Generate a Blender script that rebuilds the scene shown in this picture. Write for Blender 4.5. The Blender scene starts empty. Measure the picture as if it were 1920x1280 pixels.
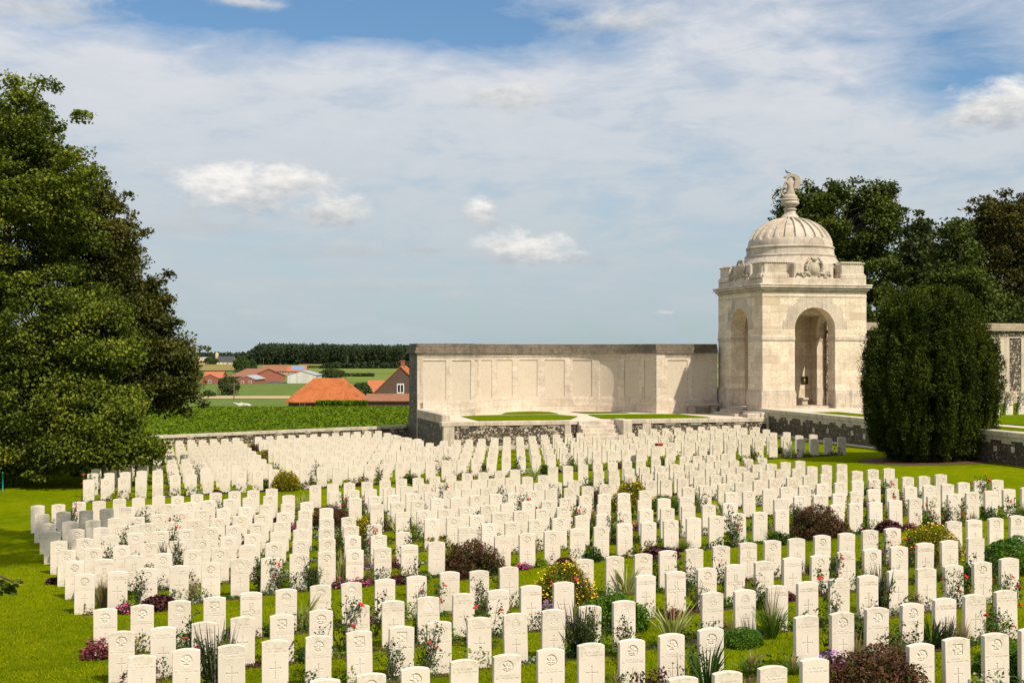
import bpy, math, random
import numpy as np
from mathutils import Vector, Matrix
random.seed(7); RNG = np.random.default_rng(7)
sc = bpy.context.scene
COL = sc.collection
F = 2450.0; HZ = 660.0; EYE = 5.0
R = math.radians
TH = R(15.0); CU, SU = math.cos(TH), math.sin(TH)
TO = (-3.46, 66.3)                       # front left corner of the terrace

# ------------------------------------------------------------------ small helpers
def smooth(a, b, x):
    t = min(1.0, max(0.0, (x-a)/(b-a))); return t*t*(3-2*t)
def wallY(x): return 76+.22*min(max(x+6.1, -40), 20)
def hgt(x, y):
    """drop of the ground below eye level"""
    if x > 0: h = 5.0 - 0.033*min(x, 19.5)
    else: h = 5.0 + 0.02*min(-x, 18)
    h -= 0.10*(1-smooth(18, 27, y))
    yw = wallY(x)
    if y > yw+.1:
        cap = 4.25+0.03*max(0,-6-x) if x < 0 else 4.25
        if y < yw+.6: return h+(cap+.35-h)*smooth(yw+.1, yw+.45, y)
        h = cap+.35
        P = [(yw+.6,0),(110,1),(165,2),(250,3),(300,4),(360,5),(480,6),(700,7),(1000,8),(1600,9),(3000,10),(6000,11),(12000,12)]
        Hs = [h,5.2,7.12,10.75,11.3,11.8,12.3,12.7,13.0,13.0,13.3,15.0,24.0]
        for i in range(len(P)-1):
            if y <= P[i+1][0]:
                t = (y-P[i][0])/(P[i+1][0]-P[i][0]); h = Hs[i]+(Hs[i+1]-Hs[i])*t; break
        else: h = Hs[-1]
    return h
def gz(x, y): return EYE - hgt(x, y)
def pix(px, Z, h):                       # picture column, distance, height above the eye
    return ((px-960)/F*Z, Z, EYE+h)
def on_ground(px, py, up=0.0):
    """ground point whose point at height `up` stands on that line of sight"""
    Z = 5*F/(py-HZ)
    for _ in range(12):
        X = (px-960)/F*Z
        Z = (hgt(X, Z)-up)*F/(py-HZ)
    return (px-960)/F*Z, Z
def loc2w(s, t, z=0.0): return (TO[0]+CU*s-SU*t, TO[1]+SU*s+CU*t, z)
def w2loc(x, y):
    dx, dy = x-TO[0], y-TO[1]; return dx*CU+dy*SU, -dx*SU+dy*CU
ORD = ['zeroth','first','second','third','fourth','fifth','sixth','seventh','eighth','ninth','tenth','eleventh','twelfth','thirteenth','fourteenth','fifteenth','sixteenth','seventeenth','eighteenth','nineteenth','twentieth']
TENS = {20:'twenty',30:'thirty',40:'forty',50:'fifty'}
def ordn(n):
    if n <= 20: return ORD[n]
    t, u = n//10*10, n % 10
    return (TENS[t][:-1]+'ieth') if u == 0 else TENS[t]+'-'+ORD[u]

class MB:
    def __init__(s): s.v = []; s.f = []; s.m = []
    def add(s, vs, fs, m=0):
        o = len(s.v); s.v += [tuple(p) for p in vs]; s.f += [tuple(i+o for i in f) for f in fs]; s.m += [m]*len(fs); return s
    def box(s, x0, x1, y0, y1, z0, z1, m=0, tx=0, ty=0):
        """box; tx, ty shrink the top"""
        vs = [(x0,y0,z0),(x1,y0,z0),(x1,y1,z0),(x0,y1,z0),(x0+tx,y0+ty,z1),(x1-tx,y0+ty,z1),(x1-tx,y1-ty,z1),(x0+tx,y1-ty,z1)]
        return s.add(vs, [(3,2,1,0),(4,5,6,7),(0,1,5,4),(1,2,6,5),(2,3,7,6),(3,0,4,7)], m)
    def bbox(s, x0, x1, y0, y1, z0, z1, b=0.02, m=0):
        """box with chamfered vertical edges and top edge"""
        def ring(i, z): return [(x0+i+b,y0+i,z),(x1-i-b,y0+i,z),(x1-i,y0+i+b,z),(x1-i,y1-i-b,z),(x1-i-b,y1-i,z),(x0+i+b,y1-i,z),(x0+i,y1-i-b,z),(x0+i,y0+i+b,z)]
        vs = ring(0,z0)+ring(0,z1-b)+ring(b,z1)
        fs = [tuple(range(7,-1,-1)), tuple(range(16,24))]
        for k in (0,8):
            for i in range(8): j = (i+1) % 8; fs.append((k+i,k+j,k+8+j,k+8+i))
        return s.add(vs, fs, m)
    def tube(s, pts, rad, n=6, m=0, cap=True):
        pts = [Vector(p) for p in pts]; vs = []
        for i, p in enumerate(pts):
            d = (pts[min(i+1,len(pts)-1)]-pts[max(i-1,0)]).normalized()
            a = d.cross(Vector((0.13,0.31,1.0)) if abs(d.z) < .95 else Vector((1,0,0))).normalized(); b = d.cross(a)
            r = rad[i] if hasattr(rad, '__len__') else rad
            for k in range(n):
                t = 2*math.pi*k/n; vs.append(p+a*(r*math.cos(t))+b*(r*math.sin(t)))
        fs = []
        for i in range(len(pts)-1):
            for k in range(n):
                j = (k+1) % n; fs.append((i*n+k,i*n+j,(i+1)*n+j,(i+1)*n+k))
        if cap: fs.append(tuple(range(n-1,-1,-1))); fs.append(tuple((len(pts)-1)*n+k for k in range(n)))
        return s.add(vs, fs, m)
    def lathe(s, prof, n=32, c=(0,0), m=0, cap=True, ph=0):
        vs = []
        for r, z in prof:
            for k in range(n):
                t = 2*math.pi*(k+ph)/n; vs.append((c[0]+r*math.cos(t), c[1]+r*math.sin(t), z))
        fs = []
        for i in range(len(prof)-1):
            for k in range(n):
                j = (k+1) % n; fs.append((i*n+k,i*n+j,(i+1)*n+j,(i+1)*n+k))
        if cap: fs.append(tuple(range(n-1,-1,-1))); fs.append(tuple((len(prof)-1)*n+k for k in range(n)))
        return s.add(vs, fs, m)
    def ell(s, c, r, n=10, m=0):
        prof = [(math.sin(math.pi*i/n), -math.cos(math.pi*i/n)) for i in range(n+1)]
        vs = [(c[0]+r[0]*max(a,.001)*math.cos(2*math.pi*k/n), c[1]+r[1]*max(a,.001)*math.sin(2*math.pi*k/n), c[2]+r[2]*b) for a, b in prof for k in range(n)]
        fs = [(i*n+k,i*n+(k+1)%n,(i+1)*n+(k+1)%n,(i+1)*n+k) for i in range(n) for k in range(n)]
        return s.add(vs, fs, m)
    def build(s, name, mats, parent=None, smooth_=False, loc=None, rz=None):
        me = bpy.data.meshes.new(name); me.from_pydata(s.v, [], s.f)
        for mm in (mats if isinstance(mats, (list,tuple)) else [mats]): me.materials.append(mm)
        if s.m: me.polygons.foreach_set('material_index', s.m)
        if smooth_: me.polygons.foreach_set('use_smooth', [True]*len(me.polygons))
        me.update()
        return link(name, me, parent, loc, rz)
def link(name, me, parent=None, loc=None, rz=None):
    o = bpy.data.objects.new(name, me); COL.objects.link(o)
    if parent: o.parent = parent
    if loc: o.location = loc
    if rz is not None: o.rotation_euler = (0,0,rz)
    return o
def thing(name, label, cat, loc=(0,0,0), rz=0, group=None, rec=None):
    o = bpy.data.objects.new(name, None); COL.objects.link(o); o.empty_display_size = .2
    o.location = loc; o.rotation_euler = (0,0,rz); tag(o, label, cat, group); return o
def tag(o, label=None, cat=None, group=None, kind=None):
    if label: o['label'] = label
    if cat: o['category'] = cat
    if group: o['group'] = group
    if kind: o['kind'] = kind
    return o
def copy_tree(o, kids, parent=None):
    c = o.copy(); COL.objects.link(c)
    if parent: c.parent = parent
    for ch in kids.get(o.name, []): copy_tree(ch, kids, c)
    return c
def kidmap(o):
    d = {o.name: list(o.children)}
    for c in o.children: d.update(kidmap(c))
    return d
def mesh_np(name, verts, quads, mats, attr=None, midx=None, n=4):
    """verts (N,3), quads (M,n) -> mesh; attr is a per-vertex grey value"""
    me = bpy.data.meshes.new(name); nv = len(verts); nf = len(quads)
    me.vertices.add(nv); me.vertices.foreach_set('co', np.asarray(verts, dtype=np.float32).ravel())
    me.loops.add(nf*n); me.loops.foreach_set('vertex_index', np.asarray(quads, dtype=np.int32).ravel())
    me.polygons.add(nf); me.polygons.foreach_set('loop_start', np.arange(0, nf*n, n, dtype=np.int32))
    me.polygons.foreach_set('loop_total', np.full(nf, n, dtype=np.int32))
    for mm in (mats if isinstance(mats, (list,tuple)) else [mats]): me.materials.append(mm)
    if midx is not None: me.polygons.foreach_set('material_index', np.asarray(midx, dtype=np.int32))
    if attr is not None:
        a = me.attributes.new('lc', 'FLOAT', 'POINT'); a.data.foreach_set('value', np.asarray(attr, dtype=np.float32))
    me.update(calc_edges=True); me.validate(verbose=False)
    return me
def leaf_arrays(P, size, up=0.35, asp=0.62, rnd=None, out=None, rng=RNG, grp=None):
    """one folded leaf-shaped quad per centre"""
    n = len(P); nr = rng.normal(size=(n,3)); nr[:,2] = np.abs(nr[:,2])*(.5+up)+up
    if out is not None: nr += out
    nr /= np.linalg.norm(nr,axis=1)[:,None]
    a = rng.normal(size=(n,3)); a -= nr*(a*nr).sum(1)[:,None]; a /= np.linalg.norm(a,axis=1)[:,None]
    b = np.cross(nr, a); L = np.asarray(size)*(0.6+0.8*rng.random(n))[:,None]
    W = L*asp
    V = np.stack([P-a*L*.5, P+b*W*.5+nr*L*.10, P+a*L*.5, P-b*W*.5+nr*L*.10], axis=1).reshape(-1,3)
    Q = np.arange(n*4).reshape(n,4)
    c = rng.random(n) if grp is None else np.clip(.55*rng.random(n)+.45*grp, 0, 1)
    return V, Q, np.repeat(c, 4)
def blade_arrays(base, tip, w, rng=RNG, bend=.25):
    """curved blade: 3 cross sections, 2 quads"""
    n = len(base); d = tip-base; L = np.linalg.norm(d,axis=1)[:,None]
    side = np.cross(d, rng.normal(size=(n,3))); side /= np.linalg.norm(side,axis=1)[:,None]
    mid = base+d*.55+np.array([0,0,1.])*L*bend*.5
    W = np.asarray(w).reshape(-1,1)
    V = np.stack([base-side*W*.5, base+side*W*.5, mid-side*W*.5, mid+side*W*.5, tip-side*W*.07, tip+side*W*.07],1).reshape(-1,3)
    k = np.arange(n)[:,None]*6
    Q = np.concatenate([k+np.array([0,1,3,2]), k+np.array([2,3,5,4])],0)
    c = np.repeat(rng.random(n), 6)
    return V, Q, c
def join_arrays(lst):
    vs = []; qs = []; cs = []; ms = []; o = 0
    for it in lst:
        V, Q, c = it[:3]; m = it[3] if len(it) > 3 else 0
        vs.append(V); qs.append(Q+o); cs.append(c); ms.append(np.full(len(Q), m)); o += len(V)
    return np.concatenate(vs), np.concatenate(qs), np.concatenate(cs), np.concatenate(ms)

# ------------------------------------------------------------------ materials
class NT:
    def __init__(s, name, world=None):
        if world: s.t = world.node_tree
        else:
            s.mat = bpy.data.materials.new(name); s.mat.use_nodes = True; s.t = s.mat.node_tree
        s.t.nodes.clear()
    def n(s, typ, props=None, **ins):
        nd = s.t.nodes.new(typ)
        for k, v in (props or {}).items(): setattr(nd, k, v)
        for k, v in ins.items():
            key = int(k[1:]) if k[0] == 'i' and k[1:].isdigit() else k.replace('_', ' ')
            s.set(nd.inputs[key], v)
        return nd
    def set(s, inp, v):
        if isinstance(v, bpy.types.NodeSocket): s.t.links.new(v, inp)
        elif isinstance(v, bpy.types.Node): s.t.links.new(v.outputs[0], inp)
        else:
            if inp.type == 'RGBA' and hasattr(v, '__len__') and len(v) == 3: v = (*v, 1)
            inp.default_value = v
    def math(s, op, a, b=None, c=None, clamp=False):
        nd = s.t.nodes.new('ShaderNodeMath'); nd.operation = op; nd.use_clamp = clamp
        s.set(nd.inputs[0], a)
        if b is not None: s.set(nd.inputs[1], b)
        if c is not None: s.set(nd.inputs[2], c)
        return nd.outputs[0]
    def mix(s, f, a, b, blend='MIX'):
        nd = s.t.nodes.new('ShaderNodeMix'); nd.data_type = 'RGBA'; nd.blend_type = blend
        s.set(nd.inputs[0], f); s.set(nd.inputs[6], a); s.set(nd.inputs[7], b); return nd.outputs[2]
    def ramp(s, f, stops):
        nd = s.t.nodes.new('ShaderNodeValToRGB'); cr = nd.color_ramp
        while len(cr.elements) < len(stops): cr.elements.new(.5)
        for e, (p, c) in zip(cr.elements, stops): e.position = p; e.color = (*c, 1) if hasattr(c, '__len__') else (c,c,c,1)
        s.set(nd.inputs[0], f); return nd.outputs[0]
    def noise(s, scale, detail=4, rough=.55, vec=None, dist=0):
        nd = s.n('ShaderNodeTexNoise', Scale=scale, Detail=detail, Roughness=rough, Distortion=dist)
        if vec is not None: s.set(nd.inputs['Vector'], vec)
        return nd.outputs['Fac']
    def coord(s, what='Object'): return s.n('ShaderNodeTexCoord').outputs[what]
    def bump(s, h, strength=.3, dist=.02):
        return s.n('ShaderNodeBump', Height=h, Strength=strength, Distance=dist).outputs[0]
    def bsdf(s, col, rough=.8, normal=None, spec=.3, trans=0, tcol=None):
        p = s.n('ShaderNodeBsdfPrincipled', Base_Color=col, Roughness=rough)
        p.inputs['Specular IOR Level'].default_value = spec
        if normal is not None: s.set(p.inputs['Normal'], normal)
        out = p.outputs[0]
        if trans:
            tr = s.n('ShaderNodeBsdfTranslucent', Color=tcol if tcol is not None else col)
            mx = s.n('ShaderNodeMixShader', i0=trans, i1=p.outputs[0], i2=tr.outputs[0]); out = mx.outputs[0]
        s.n('ShaderNodeOutputMaterial', Surface=out)
        return s.mat
def leafmat(name, stops, trans=.3, scale=.8, rough=.55, patch=.35, sp=.05):
    t = NT(name); a = t.n('ShaderNodeAttribute', {'attribute_name':'lc'}).outputs['Fac']
    nz = t.noise(scale, 2, .5, t.coord())
    f = t.math('ADD', t.math('MULTIPLY', a, 1-patch), t.math('MULTIPLY', t.math('SUBTRACT', t.math('MULTIPLY', nz, 2.2), .6), patch), clamp=True)
    c = t.ramp(f, stops)
    tc = t.mix(.5, c, t.mix(1.0, c, (1.0,.95,.35), 'MULTIPLY'))
    return t.bsdf(c, rough, spec=sp, trans=trans, tcol=tc)
def plainmat(name, col, rough=.8, var=.25, scale=8, bump=.2, spec=.3):
    t = NT(name); co = t.coord(); nz = t.noise(scale, 5, .6, co)
    c = t.mix(nz, tuple(x*(1-var) for x in col), tuple(min(1,x*(1+var)) for x in col))
    return t.bsdf(c, rough, t.bump(t.noise(scale*4, 4, .6, co), bump, .01) if bump else None, spec)
def gravestone_mat():
    t = NT('headstone_limestone'); co = t.coord(); oi = t.n('ShaderNodeObjectInfo').outputs['Random']
    sh = t.n('ShaderNodeVectorMath', {'operation':'ADD'}, i0=co, i1=t.n('ShaderNodeCombineXYZ', X=t.math('MULTIPLY', oi, 37.0), Y=0.0, Z=t.math('MULTIPLY', oi, 11.0)).outputs[0]).outputs[0]
    base = t.mix(t.noise(5, 5, .65, sh), (.65,.575,.50), (.77,.70,.62))
    base = t.mix(t.math('MULTIPLY', t.math('FRACT', t.math('MULTIPLY', oi, 7.0)), .5), base, (.66,.585,.50))
    base = t.mix(t.ramp(t.noise(.9, 3, .6, sh), [(.42,0.0),(.62,.55)]), base, (.62,.55,.47))
    z = t.n('ShaderNodeSeparateXYZ', Vector=co).outputs['Z']
    st = t.noise(9, 6, .75, sh)
    top = t.math('MULTIPLY', t.n('ShaderNodeMapRange', Value=z, i1=.45, i2=.82, i3=0.0, i4=1.0).outputs[0], t.math('GREATER_THAN', oi, .35))
    m1 = t.math('MULTIPLY', t.ramp(st, [(.44,0.0),(.64,1.0)]), t.math('MULTIPLY', top, .75))
    base = t.mix(m1, base, (.40,.35,.23))
    low = t.n('ShaderNodeMapRange', Value=z, i1=.22, i2=.0, i3=0.0, i4=1.0).outputs[0]
    m2 = t.math('MULTIPLY', t.ramp(t.noise(14, 5, .7, sh), [(.42,0.0),(.7,1.0)]), t.math('MULTIPLY', low, .7))
    base = t.mix(m2, base, (.36,.33,.22))
    sp = t.ramp(t.noise(60, 3, .6, sh), [(.62,0.0),(.74,1.0)])
    base = t.mix(t.math('MULTIPLY', sp, .22), base, (.45,.41,.34))
    return t.bsdf(base, .75, t.bump(t.noise(120, 3, .6, co), .25, .002), .25)
def ashlar_mat(name, c1, c2, mortar, sx=.9, sy=.33, stain=.35, vein=.3, ang=None, bvar=.55):
    t = NT(name); co = t.coord(); s = t.n('ShaderNodeSeparateXYZ', Vector=co)
    if ang == 'polar':
        u = t.math('MULTIPLY', t.math('ARCTAN2', s.outputs['Y'], s.outputs['X']), 2.2)
    else: u = t.math('ADD', s.outputs['X'], s.outputs['Y'])
    v = t.n('ShaderNodeCombineXYZ', X=u, Y=s.outputs['Z'], Z=0.0).outputs[0]
    br = t.n('ShaderNodeTexBrick', {'offset':.5,'squash':1.0}, Vector=v, Color1=c1, Color2=c2, Mortar=mortar, Scale=1.0)
    br.inputs['Mortar Size'].default_value = .008; br.inputs['Mortar Smooth'].default_value = .3
    br.inputs['Brick Width'].default_value = sx; br.inputs['Row Height'].default_value = sy; br.inputs['Bias'].default_value = -.1
    c = br.outputs['Color']
    # second, coarser random tone per block
    br2 = t.n('ShaderNodeTexBrick', {'offset':.5}, Vector=v, Color1=(0,0,0), Color2=(1,1,1), Mortar=(.5,.5,.5), Scale=1.0)
    for k, q in (('Mortar Size',0.0),('Brick Width',sx),('Row Height',sy),('Bias',0.0)): br2.inputs[k].default_value = q
    wv = t.noise(1.6, 6, .6, t.n('ShaderNodeVectorMath', {'operation':'MULTIPLY'}, i0=co, i1=(1,1,2.2)).outputs[0], 1.6)
    c = t.mix(t.math('MULTIPLY', t.ramp(br2.outputs['Color'], [(.45,0.0),(1.0,1.0)]), bvar), c, tuple(min(1,x*1.14) for x in c1))
    c = t.mix(t.math('MULTIPLY', t.ramp(br2.outputs['Color'], [(0.0,1.0),(.4,0.0)]), bvar), c, (c2[0]*.80,c2[1]*.74,c2[2]*.66))
    c = t.mix(t.math('MULTIPLY', t.ramp(wv, [(.42,0.0),(.5,1.0),(.56,0.0)]), vein), c, tuple(x*.72 for x in c2))
    nz = t.noise(.8, 6, .75, co)
    c = t.mix(t.math('MULTIPLY', t.ramp(nz, [(.47,0.0),(.68,1.0)]), stain), c, tuple(x*.55 for x in c2))
    sp = t.ramp(t.noise(9, 6, .8, co), [(.55,0.0),(.68,1.0)])
    c = t.mix(t.math('MULTIPLY', sp, stain*.8), c, (.16,.13,.09))
    sk = t.ramp(t.noise(1.0, 6, .7, t.n('ShaderNodeVectorMath', {'operation':'MULTIPLY'}, i0=co, i1=(5.5,5.5,.55)).outputs[0]), [(.50,0.0),(.66,1.0)])
    c = t.mix(t.math('MULTIPLY', sk, stain*.75), c, tuple(x*.45 for x in c2))
    h = t.math('ADD', t.math('MULTIPLY', br.outputs['Fac'], -.6), t.math('MULTIPLY', t.noise(20, 4, .6, co), .25))
    return t.bsdf(c, .85, t.bump(h, .6, .012), .2)
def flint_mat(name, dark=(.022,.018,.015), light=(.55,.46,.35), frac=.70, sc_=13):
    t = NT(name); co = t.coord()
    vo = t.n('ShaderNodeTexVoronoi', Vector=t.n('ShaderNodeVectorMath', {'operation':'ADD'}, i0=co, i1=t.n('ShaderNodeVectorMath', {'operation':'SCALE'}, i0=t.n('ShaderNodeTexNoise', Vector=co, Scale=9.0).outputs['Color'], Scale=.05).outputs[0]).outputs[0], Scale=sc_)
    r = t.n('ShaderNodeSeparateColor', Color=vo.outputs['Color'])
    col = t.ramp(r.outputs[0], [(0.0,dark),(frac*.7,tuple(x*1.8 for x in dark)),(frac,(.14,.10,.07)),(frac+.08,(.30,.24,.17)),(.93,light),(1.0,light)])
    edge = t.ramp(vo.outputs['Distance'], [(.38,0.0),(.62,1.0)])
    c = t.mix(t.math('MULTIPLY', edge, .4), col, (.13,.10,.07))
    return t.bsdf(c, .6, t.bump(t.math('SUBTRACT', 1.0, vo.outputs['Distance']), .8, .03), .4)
def lawn_mat(name, c1, c2, c3, stripes=0):
    t = NT(name); co = t.coord()
    n1 = t.noise(.22, 5, .6, co); n2 = t.noise(2.2, 5, .7, co)
    n3 = t.noise(60, 3, .75, t.n('ShaderNodeVectorMath', {'operation':'MULTIPLY'}, i0=co, i1=(1,.45,1)).outputs[0])
    c = t.mix(t.ramp(n1, [(.35,0.0),(.65,1.0)]), c1, c2)
    c = t.mix(t.math('MULTIPLY', t.ramp(n2, [(.45,0.0),(.7,1.0)]), .55), c, c3)
    c = t.mix(t.math('MULTIPLY', t.ramp(n3, [(.35,1.0),(.6,0.0)]), .45), c, tuple(x*.35 for x in c1))
    c = t.mix(t.math('MULTIPLY', t.ramp(n3, [(.6,0.0),(.75,1.0)]), .35), c, (c3[0]*1.5, c3[1]*1.35, c3[2]))
    pt = t.ramp(t.noise(.9, 3, .5, co), [(.72,0.0),(.76,1.0)])
    c = t.mix(t.math('MULTIPLY', pt, .35), c, (.16,.13,.03))
    return t.bsdf(c, .95, t.bump(n3, .9, .03), .0)

M = {}
M['grave'] = gravestone_mat()
M['grave_dark'] = plainmat('engraved_stone', (.48,.40,.32), .8, .1, 20, 0)
M['ash'] = ashlar_mat('pavilion_ashlar', (.76,.655,.52), (.66,.55,.42), (.40,.31,.21), 1.05, .40, stain=.42, vein=.6, bvar=.75)
M['ashpanel'] = ashlar_mat('memorial_wall_stone', (.68,.60,.505), (.58,.495,.40), (.38,.30,.22), 1.1, .42, .45, .5)
M['trim'] = ashlar_mat('pale_trim_stone', (.64,.56,.465), (.53,.455,.365), (.32,.25,.18), 1.2, 2.0, .8, .25)
M['copetan'] = ashlar_mat('tan_coping', (.44,.37,.28), (.34,.28,.20), (.08,.06,.04), 1.0, .165, .5, .2)
M['dome'] = ashlar_mat('dome_stone', (.56,.495,.415), (.47,.41,.335), (.32,.26,.20), 1.0, .5, .6, .0, 'polar')
M['statue'] = plainmat('carved_stone', (.40,.34,.27), .8, .3, 7, .4)
M['coping'] = ashlar_mat('weathered_coping', (.21,.175,.135), (.11,.09,.065), (.03,.025,.02), .5, .17, .85, .5)
M['flint'] = flint_mat('flint_wall')
M['flint_shade'] = flint_mat('flint_wall_shaded', frac=.93)  # flint with shade put into the colour, for faces turned from the sun
M['pave'] = ashlar_mat('terrace_paving', (.62,.53,.43), (.54,.46,.37), (.36,.29,.22), 1.0, .8, .2, .05)
def panel_mat():
    t = NT('name_panel_stone'); co = t.coord(); s = t.n('ShaderNodeSeparateXYZ', Vector=co)
    # rows of engraved names read as fine broken lines
    z = t.math('FRACT', t.math('MULTIPLY', s.outputs['Z'], 26.0))
    ln = t.math('LESS_THAN', z, .5)
    nm = t.ramp(t.noise(22, 2, .5, t.n('ShaderNodeVectorMath', {'operation':'MULTIPLY'}, i0=co, i1=(2.0,2.0,1.2)).outputs[0]), [(.45,0.0),(.5,1.0)])
    m = t.math('MULTIPLY', t.math('MULTIPLY', ln, nm), .35)
    c = t.mix(t.noise(1.5, 5, .6, co), (.52,.45,.36), (.62,.545,.45))
    c = t.mix(t.math('MULTIPLY', t.ramp(t.noise(9, 6, .75, co), [(.5,0.0),(.66,1.0)]), .4), c, (.36,.31,.23))
    c = t.mix(m, c, (.42,.35,.26))
    return t.bsdf(c, .85, None, .2)
M['panel'] = panel_mat()
M['lawn'] = lawn_mat('lawn_grass', (.092,.145,.002), (.175,.220,.002), (.27,.275,.004))
M['lawn2'] = lawn_mat('terrace_grass', (.085,.135,.003), (.125,.18,.003), (.17,.215,.004))
M['soil'] = plainmat('garden_soil', (.075,.05,.032), .95, .5, 30, .8, .1)
M['mulch'] = plainmat('bark_mulch', (.10,.055,.035), .95, .6, 22, .9, .1)
M['bark'] = plainmat('tree_bark', (.075,.06,.045), .9, .4, 6, .9, .1)
M['stem'] = plainmat('plant_stem', (.07,.06,.03), .8, .3, 10, 0)
M['red'] = plainmat('red_petals', (.62,.015,.012), .6, .25, 30, 0)
M['pink'] = plainmat('pink_petals', (.50,.06,.22), .6, .3, 30, 0)
M['lilac'] = plainmat('lilac_petals', (.36,.14,.42), .6, .3, 30, 0)
M['yellow'] = plainmat('yellow_petals', (.72,.47,.015), .6, .2, 30, 0)
M['l_maple'] = leafmat('maple_leaves', [(0,(.016,.030,.004)),(.35,(.065,.098,.010)),(.7,(.165,.20,.020)),(.93,(.34,.31,.03)),(1,(.55,.36,.03))], .24, .5, .5, .35, .07)
M['l_copper'] = leafmat('bronze_green_leaves', [(0,(.014,.020,.004)),(.4,(.052,.062,.011)),(.8,(.13,.125,.022)),(1,(.28,.16,.03))], .2, .5, .5, .35, .07)
M['l_back'] = leafmat('dark_tree_leaves', [(0,(.010,.020,.004)),(.4,(.040,.064,.010)),(.8,(.11,.14,.020)),(1,(.28,.25,.03))], .22, .35, .5, .35, .07)
M['l_brown'] = leafmat('brownish_tree_leaves', [(0,(.014,.018,.005)),(.4,(.048,.052,.011)),(.8,(.115,.10,.02)),(1,(.24,.15,.04))], .22, .35)
M['l_grey'] = leafmat('grey_green_leaves', [(0,(.03,.045,.018)),(.5,(.07,.095,.035)),(1,(.14,.16,.07))], .25, .5)
M['l_yew'] = leafmat('yew_needles', [(0,(.008,.016,.003)),(.45,(.032,.050,.006)),(.8,(.095,.115,.012)),(1,(.23,.23,.02))], .12, .5, .85, .35)
M['l_green'] = leafmat('shrub_green', [(0,(.03,.075,.010)),(.5,(.06,.14,.014)),(1,(.12,.22,.02))], .25, 3)
M['l_dkgreen'] = leafmat('shrub_dark_green', [(0,(.018,.045,.010)),(.5,(.04,.085,.015)),(1,(.08,.14,.02))], .2, 3)
M['l_lime'] = leafmat('lime_leaves', [(0,(.08,.15,.012)),(.5,(.16,.26,.02)),(1,(.32,.38,.03))], .3, 3)
M['l_hyp'] = leafmat('hypericum_leaves', [(0,(.045,.060,.006)),(.5,(.12,.13,.010)),(1,(.34,.27,.015))], .25, 3)
M['l_purple'] = leafmat('purple_leaves', [(0,(.030,.010,.012)),(.5,(.075,.026,.030)),(1,(.17,.07,.07))], .15, 4)
M['l_brown_sh'] = leafmat('bronze_shrub_leaves', [(0,(.025,.013,.008)),(.5,(.065,.032,.018)),(.85,(.13,.065,.032)),(1,(.10,.10,.03))], .15, 4)
M['l_pinkleaf'] = leafmat('rosy_leaves', [(0,(.08,.02,.025)),(.5,(.20,.05,.06)),(1,(.38,.13,.14))], .15, 4)
M['l_dry'] = leafmat('dry_grass', [(0,(.12,.10,.04)),(.5,(.28,.22,.10)),(1,(.45,.37,.20))], .2, 3)
M['l_blade'] = leafmat('grass_blades', [(0,(.05,.11,.012)),(.5,(.11,.20,.02)),(1,(.24,.30,.04))], .25, 3)
M['l_vari'] = leafmat('striped_blades', [(0,(.10,.17,.04)),(.5,(.34,.36,.12)),(1,(.62,.58,.30))], .2, 3)
M['l_silver'] = leafmat('silver_leaves', [(0,(.10,.13,.07)),(.5,(.20,.25,.15)),(1,(.36,.42,.28))], .15, 3)
M['l_spike'] = leafmat('grey_flower_spikes', [(0,(.05,.045,.035)),(.5,(.10,.09,.07)),(1,(.20,.17,.14))], .1, 3)
M['l_beet'] = leafmat('beet_leaves', [(0,(.05,.10,.005)),(.5,(.105,.175,.008)),(.88,(.18,.25,.012)),(1,(.42,.40,.03))], .3, .5)
M['l_far'] = leafmat('far_wood_leaves', [(0,(.022,.036,.018)),(.5,(.040,.060,.028)),(1,(.066,.088,.038))], .1, .02)
M['l_farbush'] = leafmat('far_bush_leaves', [(0,(.03,.055,.02)),(.5,(.055,.09,.028)),(1,(.10,.14,.04))], .1, .1)
M['tile'] = ashlar_mat('orange_roof_tiles', (.50,.16,.05), (.31,.09,.03), (.18,.06,.025), .5, .34, .6, .3)
M['tile_r'] = plainmat('red_roof_tiles', (.38,.125,.055), .8, .35, 2, .3)
M['tile_b'] = plainmat('brown_roof_tiles', (.24,.11,.065), .8, .35, 2, .3)
M['slate'] = plainmat('dark_slate_roof', (.05,.055,.065), .6, .3, 3, .2)
M['brick'] = ashlar_mat('dark_brick', (.115,.075,.055), (.085,.055,.042), (.15,.12,.10), .22, .075, .2, .0)
M['brick_r'] = plainmat('red_brick', (.28,.10,.065), .85, .25, 1, .2)
M['brick_p'] = plainmat('pink_brick', (.48,.30,.22), .85, .2, 1, .2)
M['cream'] = plainmat('cream_render', (.62,.58,.48), .85, .12, 1, .1)
M['whitemetal'] = ashlar_mat('pale_sheet_cladding', (.60,.60,.57), (.56,.56,.53), (.40,.40,.38), .9, 5.0, .12, .0)
M['greymetal'] = plainmat('grey_sheet_roof', (.32,.33,.34), .5, .15, 1, .1)
M['glass'] = plainmat('dark_window_glass', (.03,.035,.045), .15, .1, 1, 0, .6)
M['solar'] = plainmat('solar_panel_glass', (.16,.24,.42), .25, .2, .5, 0, .6)
M['whitepaint'] = plainmat('white_paint', (.75,.74,.70), .6, .05, 3, 0)
M['wood'] = plainmat('weathered_wood', (.16,.12,.08), .85, .3, 5, .3)
M['bronze'] = plainmat('dark_bronze', (.025,.02,.015), .5, .3, 10, 0)
M['cyan'] = plainmat('cyan_plastic', (.02,.50,.62), .4, .1, 3, 0)
M['cowwhite'] = plainmat('white_hide', (.48,.46,.42), .8, .1, 2, 0)
M['feather'] = plainmat('grey_feathers', (.10,.09,.09), .7, .3, 20, 0)
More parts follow.
